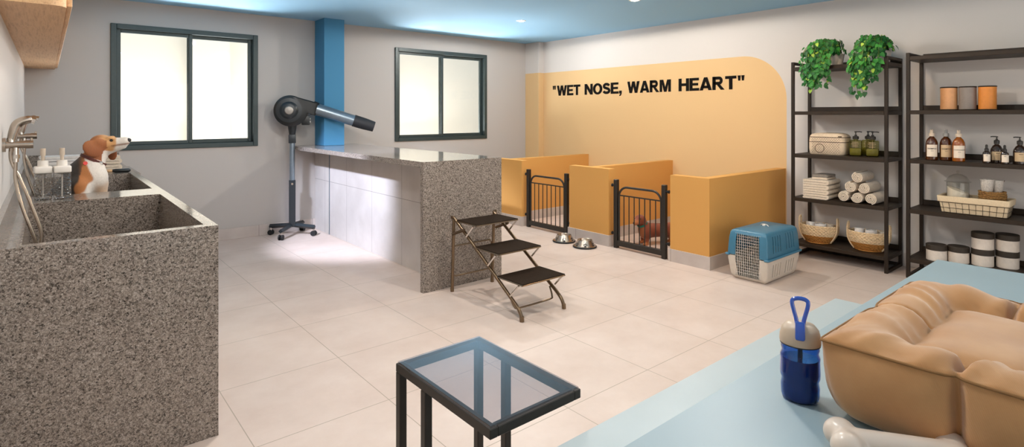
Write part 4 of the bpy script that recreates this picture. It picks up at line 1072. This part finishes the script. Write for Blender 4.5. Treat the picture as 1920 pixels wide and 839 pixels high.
# ------------------------------------------------------------------ beagle in the far basin
def mixc(a, b, t): t = max(0., min(1., t)); return tuple(p + (q - p) * t for p, q in zip(a, b))
def ss(a, b, x): t = max(0., min(1., (x - a) / (b - a))); return t * t * (3 - 2 * t)
def beagle():
    t = thing('beagle_dog', 'beagle sitting in the far basin, looking up to the right', 'dog', (.04, 4.53, .66))
    s = SDF((-.16, -.22, -.01), (.46, .28, .66), .0062)
    # trunk
    s.ell((.03, .10, .11), (.13, .12, .12), k=.03); s.cap((.04, .09, .15), (.13, .01, .30), .105, .105, .05); s.ell((.145, -.015, .31), (.095, .105, .115), (0, R(25), R(-35)), .04)
    s.ell((.195, -.05, .325), (.075, .075, .095), (0, R(15), R(-40)), .035)
    s.cap((.15, .0, .37), (.225, .0, .50), .086, .057, .045)                       # neck
    # head, yaw towards the viewer
    s.ell((.236, .0, .552), (.066, .055, .057), (0, R(-6), R(-20)), .03)            # skull
    s.cap((.25, -.005, .545), (.305, -.027, .547), .045, .036, .022); s.cap((.29, -.02, .549), (.36, -.05, .562), .037, .029, .018)   # muzzle
    s.cap((.355, -.048, .567), (.372, -.055, .569), .0155, .0145, .010)
    s.cap((.27, -.015, .505), (.352, -.047, .532), .028, .019, .013)                # jaw
    s.ell((.279, -.046, .586), (.021, .014, .012), k=.010); s.ell((.296, .022, .588), (.021, .014, .012), k=.010)  # brows
    s.ell((.286, -.0525, .570), (.012, .009, .0095), k=.005, cut=True)
    # ears
    s.ell((.216, -.058, .560), (.034, .014, .030), (0, R(38), R(8)), .012); s.ell((.186, -.070, .522), (.060, .0125, .050), (R(-10), R(52), R(10)), .008)
    s.ell((.268, .058, .545), (.030, .013, .035), (0, R(-5), R(-20)), .010); s.ell((.300, .062, .480), (.030, .011, .050), (R(8), R(0), R(-20)), .008)
    # front legs
    s.cap((.12, -.105, .29), (.125, -.125, .16), .055, .038, .03); s.cap((.125, -.125, .16), (.145, -.14, .04), .034, .026, .02); s.ell((.162, -.15, .02), (.046, .03, .02), (0, 0, R(-30)), .015)
    s.cap((.22, -.02, .28), (.225, -.035, .15), .052, .036, .03); s.cap((.225, -.035, .15), (.24, -.055, .04), .033, .026, .02); s.ell((.255, -.065, .02), (.046, .03, .02), (0, 0, R(-30)), .015)
    # hind legs
    for (kx, ky), (px, py) in (((.08, -.07), (.14, -.09)), ((.16, .12), (.22, .10))):
        s.cap((.02 + kx * .3, .1 + ky * .6, .13), (kx, ky, .12), .085, .06, .03); s.cap((kx, ky, .1), (px - .05, py + .02, .04), .045, .03, .02); s.ell((px, py, .022), (.055, .03, .022), (0, 0, R(-30)), .015)
    s.cap((-.05, .16, .04), (-.13, .19, .03), .022, .012, .015)                      # tail
    me = s.mesh()
    tan, dk, wh, bk, lt = lin('b8733a'), lin('8f4c22'), lin('ece4da'), lin('1c1917'), lin('dba56a')
    h0 = Vector((.236, 0, .552)); hd = Vector((.91, -.36, .12)).normalized()
    def col(p):
        x, y, z = p; n = .006 * math.sin(90 * x + 40 * z) + .006 * math.sin(70 * z - 50 * y)
        if z > .435 + max(0., (.24 - x)) * .45 and x > .10:
            d = (p - h0).dot(hd); c = mixc(tan, lt, ss(.0, .06, d + .3 * (z - .56)))
            c = mixc(c, wh, ss(.082, .096, d + n + .25 * (.555 - z)))
            c = mixc(c, wh, ss(.512, .497, z + n) * ss(.222, .240, x))              # throat
            c = mixc(c, lin('8a5a3e'), .75 * ss(.008, .003, abs(z - (.534 + .16 * (d - .06)))) * ss(.06, .075, d))   # mouth line
            if (y < -.055 and d < .045) or (y > .046 and d < .06 and z < .56): c = mixc(dk, tan, ss(.48, .60, z) * .5 + .05)
            return c
        q = (x - .10) - .35 * (y + .1)
        c = mixc(bk, tan, ss(.012, .024, q + n)); c = mixc(c, wh, ss(.030, .044, q + n + .05 * math.sin(14 * z)))
        if z < .2 and q > .05: c = mixc(c, wh if y < -.09 or z < .1 else tan, ss(.2, .15, z))
        if .14 < z < .32 and x > .19: c = mixc(c, lt, .6 * ss(.33, .25, z + n) * ss(.18, .22, x))
        if z > .36 and q < .03: c = mixc(bk, tan, ss(.11, .16, x))
        return c
    paint(me, col); b = link('body', me, 'fur', t, 0)
    MB().sphere((.2865, -.0495, .5715), .0100).build('eye', 'eye_dark', t); MB().sphere((.304, .020, .573), .0098).build('eye', 'eye_dark', t)
    MB().sphere((.379, -.058, .570), .0165, (1, 1.05, .9)).build('nose', 'nose_black', t)
    ring = []; c0 = Vector((.196, 0, .446)); ax = Vector((.50, 0, .866)).normalized(); u = Vector((0, 1, 0)); v = ax.cross(u)
    for k in range(28):
        a = 2 * PI * k / 28; ring.append(c0 + u * .0725 * math.cos(a) + v * .0735 * math.sin(a))
    cl = MB(); rings = []
    for p in ring:
        d = (p - c0).normalized(); rings.append([p + ax * a + d * e for a, e in ((-.009, -.002), (.009, -.002), (.009, .004), (-.009, .004))])
    cl.ring_loft_closed(rings).build('collar', 'collar_brown', t, 30)
    bk_ = ring[8]
    MB().box((.222, -.074, .415), (.242, -.064, .436), .003, 1).build('buckle', 'chrome', t)
    tg = thing  # tag hanging at the near side of the neck
    MB().lathe([(0, 0), (.012, 0), (.012, .003), (0, .003)], n=20).build('name_tag', 'tag_red', t)
    nt_ = [o for o in t.children if o.name.startswith('name_tag')][0]; nt_.rotation_euler = (R(80), 0, R(10)); nt_.location = (.15, -.086, .432)
beagle()

# ------------------------------------------------------------------ dachshund behind the gate
def dachshund():
    t = thing('dachshund_dog', 'red brown dachshund with teal collar standing behind the pen gate', 'dog', (5.03, 3.665, 0), math.atan2(.49, -.87)); t.scale = (1.06, 1.06, 1.06)
    # local x = facing direction, y = left
    s = SDF((-.38, -.16, -.01), (.26, .18, .36), .0052)
    s.cap((.05, 0, .140), (-.2, 0, .138), .074, .064, .03); s.ell((.07, 0, .137), (.07, .068, .08), k=.03); s.ell((-.21, 0, .14), (.075, .066, .072), k=.03)
    s.cap((.09, .0, .18), (.125, .015, .245), .048, .038, .03)                       # neck
    # head turned to its left, i.e. towards the viewer side
    hd = Vector((math.cos(R(38)), math.sin(R(38)), 0)); lf = Vector((-hd.y, hd.x, 0)); H = Vector((.135, .018, .262))
    P = lambda a, b, c: tuple(H + hd * a + lf * b + Vector((0, 0, c)))
    s.ell(P(0, 0, 0), (.053, .047, .045), (0, 0, R(38)), .02); s.cap(P(.03, 0, -.006), P(.105, 0, -.026), .034, .021, .02); s.cap(P(.03, 0, -.024), P(.09, 0, -.04), .018, .012, .012)
    for q in (-1, 1): s.ell(P(-.012, q * .047, -.022), (.032, .011, .056), (R(q * 8), R(12), R(38)), .008); s.ell(P(.026, q * .02, .016), (.014, .01, .009), k=.008)
    for q in (-1, 1):
        s.cap((.07, q * .042, .12), (.075, q * .048, .05), .034, .022, .02); s.cap((.075, q * .048, .06), (.078, q * .05, .015), .02, .017, .01); s.ell((.092, q * .052, .013), (.028, .019, .013), k=.01)
        s.cap((-.215, q * .04, .13), (-.19, q * .048, .075), .046, .026, .02); s.cap((-.19, q * .048, .075), (-.232, q * .05, .045), .022, .017, .012); s.cap((-.232, q * .05, .045), (-.222, q * .05, .014), .016, .015, .01); s.ell((-.205, q * .052, .012), (.028, .018, .012), k=.01)
    s.cap((-.27, 0, .17), (-.37, .02, .21), .016, .007, .012)
    me = s.mesh(); br, dk, lt = lin('7c3519'), lin('45190c'), lin('c0763f')
    def col(p):
        x, y, z = p; n = .5 + .5 * math.sin(60 * x + 30 * z) * math.sin(45 * y)
        c = mixc(br, lin('94431e'), n * .6); c = mixc(c, dk, ss(.15, .09, z) * (1 if z > .07 else 0) * .3)
        d = (p - H).dot(hd)
        if z > .2 and d > .045: c = mixc(c, lt, ss(.045, .08, d) * ss(.275, .25, z))
        if z < .05: c = mixc(c, lt, ss(.05, .02, z))
        if x > .1 and z < .19: c = mixc(c, lt, .5)
        return c
    paint(me, col); link('body', me, 'fur', t, 0)
    for q in (-1, 1): MB().sphere(P(.041, q * .029, .010), .007).build('eye', 'eye_dark', t)
    MB().sphere(P(.121, 0, -.024), .010).build('nose', 'nose_black', t)
    c0 = Vector((.108, .008, .212)); ax = Vector((.5, .2, .85)).normalized(); u = ax.cross(Vector((0, 0, 1))).normalized(); v = ax.cross(u); rings = []
    for k in range(24):
        a = 2 * PI * k / 24; d = u * math.cos(a) + v * math.sin(a); p = c0 + d * .050; rings.append([p + ax * e + d * f for e, f in ((-.009, -.004), (.009, -.004), (.009, .004), (-.009, .004))])
    MB().ring_loft_closed(rings).build('collar', 'collar_teal', t, 30)
dachshund()

# ------------------------------------------------------------------ ceiling lamps, added fill, daylight, camera
def downlight(x, y, label, watt, col=(1, .86, .72), angle=120, blend=.9, rad=.05):
    t = thing('ceiling_downlight', label, 'lamp', (x, y, ZC), 0, 'recessed ceiling downlights')
    MB().lathe([(.036, -.002), (.055, -.004), (.06, -.001), (.06, 0), (.036, 0)], n=32).build('trim_ring', 'lamp_ring', t)
    MB().lathe([(0, -.012), (.02, -.0105), (.036, -.004), (.036, 0), (0, 0)], n=24).build('lens', 'lamp_lens', t)
    la = bpy.data.lights.new('downlight_lamp', 'SPOT'); la.energy = watt; la.color = col; la.spot_size = R(angle); la.spot_blend = blend; la.shadow_soft_size = rad
    o = bpy.data.objects.new('downlight_lamp', la); COL.objects.link(o); o.location = (x, y, ZC - .02)
WARM = (1, .92, .83); NEUT = (1, .945, .89); COOL = (.78, .86, 1)
downlight(4.48, 5.192, 'lit recessed downlight over the far pen', 95, WARM, 179.5, .08)
downlight(4.546, 3.518, 'lit recessed downlight at the top picture edge', 95, WARM, 179.5, .08)
downlight(4.55, 1.85, 'recessed downlight in front of the shelf racks', 40, (1, .70, .42), 170, .4)
downlight(1.75, 3.9, 'recessed downlight over the open floor before the counter', 85, NEUT, 172, .4)
downlight(2.6, 2.1, 'recessed downlight over the floor tiles in mid room', 95, WARM, 179.5, .08)
downlight(1.0, 1.3, 'recessed downlight near the glass side table', 80, NEUT, 176, .3)
downlight(.75, 2.9, 'recessed downlight over the nearer wash basin', 45, WARM, 179.5, .08)
downlight(2.9, .4, 'recessed downlight above the blue platform', 45, (1, .84, .66), 179.5, .08)

def lamp_area(name, loc, rot, sx, sy, w, col):
    la = bpy.data.lights.new(name, 'AREA'); la.shape = 'RECTANGLE'; la.size = sx; la.size_y = sy; la.energy = w; la.color = col
    o = bpy.data.objects.new(name, la); COL.objects.link(o); o.location = loc; o.rotation_euler = rot; return o

# added fill light at an invented opening behind the viewer
lamp_area('front_fill_light', (2.8, YF - .12, 1.2), (R(112), 0, 0), 4.9, 2.1, 50, (1, .84, .68))
def aimed_spot(x, y, target, label, watt, col, cone, blend, rad=.04):
    downlight(x, y, label, watt, col, cone, blend, rad)
    o = [q for q in COL.objects if q.name.startswith('downlight_lamp')][-1]
    for q in COL.objects:
        if q.name.startswith('downlight_lamp') and abs(q.location.x - x) < 1e-4 and abs(q.location.y - y) < 1e-4: o = q
    o.rotation_euler = (Vector(target) - o.location).to_track_quat('-Z', 'Y').to_euler()
aimed_spot(.22, 4.7, (2.54, 5.75, .62), 'recessed cool spot aimed at the tiled counter front', 1500, (.74, .80, 1), 40, .6, .1)
for wx in (1.2, 4.4): lamp_area('added_uplight', (wx, 8.45, .4), (R(-118), 0, 0), 2.2, .8, 330, (.92, .95, 1))  # hidden lamps added below the sills, lifting the ceiling like bounced daylight

sun = bpy.data.lights.new('sun', 'SUN'); sun.energy = .3; sun.angle = R(8); sun.color = (1, .95, .87)
so = bpy.data.objects.new('sun', sun); COL.objects.link(so); so.rotation_euler = (R(40), 0, R(-12))
wd = bpy.data.worlds.new('sky'); SC.world = wd; wd.use_nodes = True
bg = wd.node_tree.nodes['Background']; bg.inputs[0].default_value = (.75, .87, 1, 1); bg.inputs[1].default_value = .9

cam = bpy.data.cameras.new('camera'); co = bpy.data.objects.new('camera', cam); COL.objects.link(co)
co.location = (0, 0, 1.4); co.rotation_euler = (R(90), 0, -R(39.86)); cam.sensor_width = 36; cam.lens = 1046 * 36 / 1920
cam.shift_y = -(419.5 - 215.2) / 1920; cam.clip_start = .02; cam.clip_end = 100
SC.camera = co
SC.view_settings.view_transform = 'Standard'; SC.view_settings.look = 'None'; SC.view_settings.gamma = 1; SC.view_settings.exposure = .05; SC.view_settings.use_curve_mapping = False
SC.cycles.use_denoising = True; SC.cycles.max_bounces = 10; SC.cycles.diffuse_bounces = 5; SC.cycles.transparent_max_bounces = 16; SC.cycles.caustics_reflective = False; SC.cycles.caustics_refractive = False; SC.cycles.sample_clamp_indirect = 4
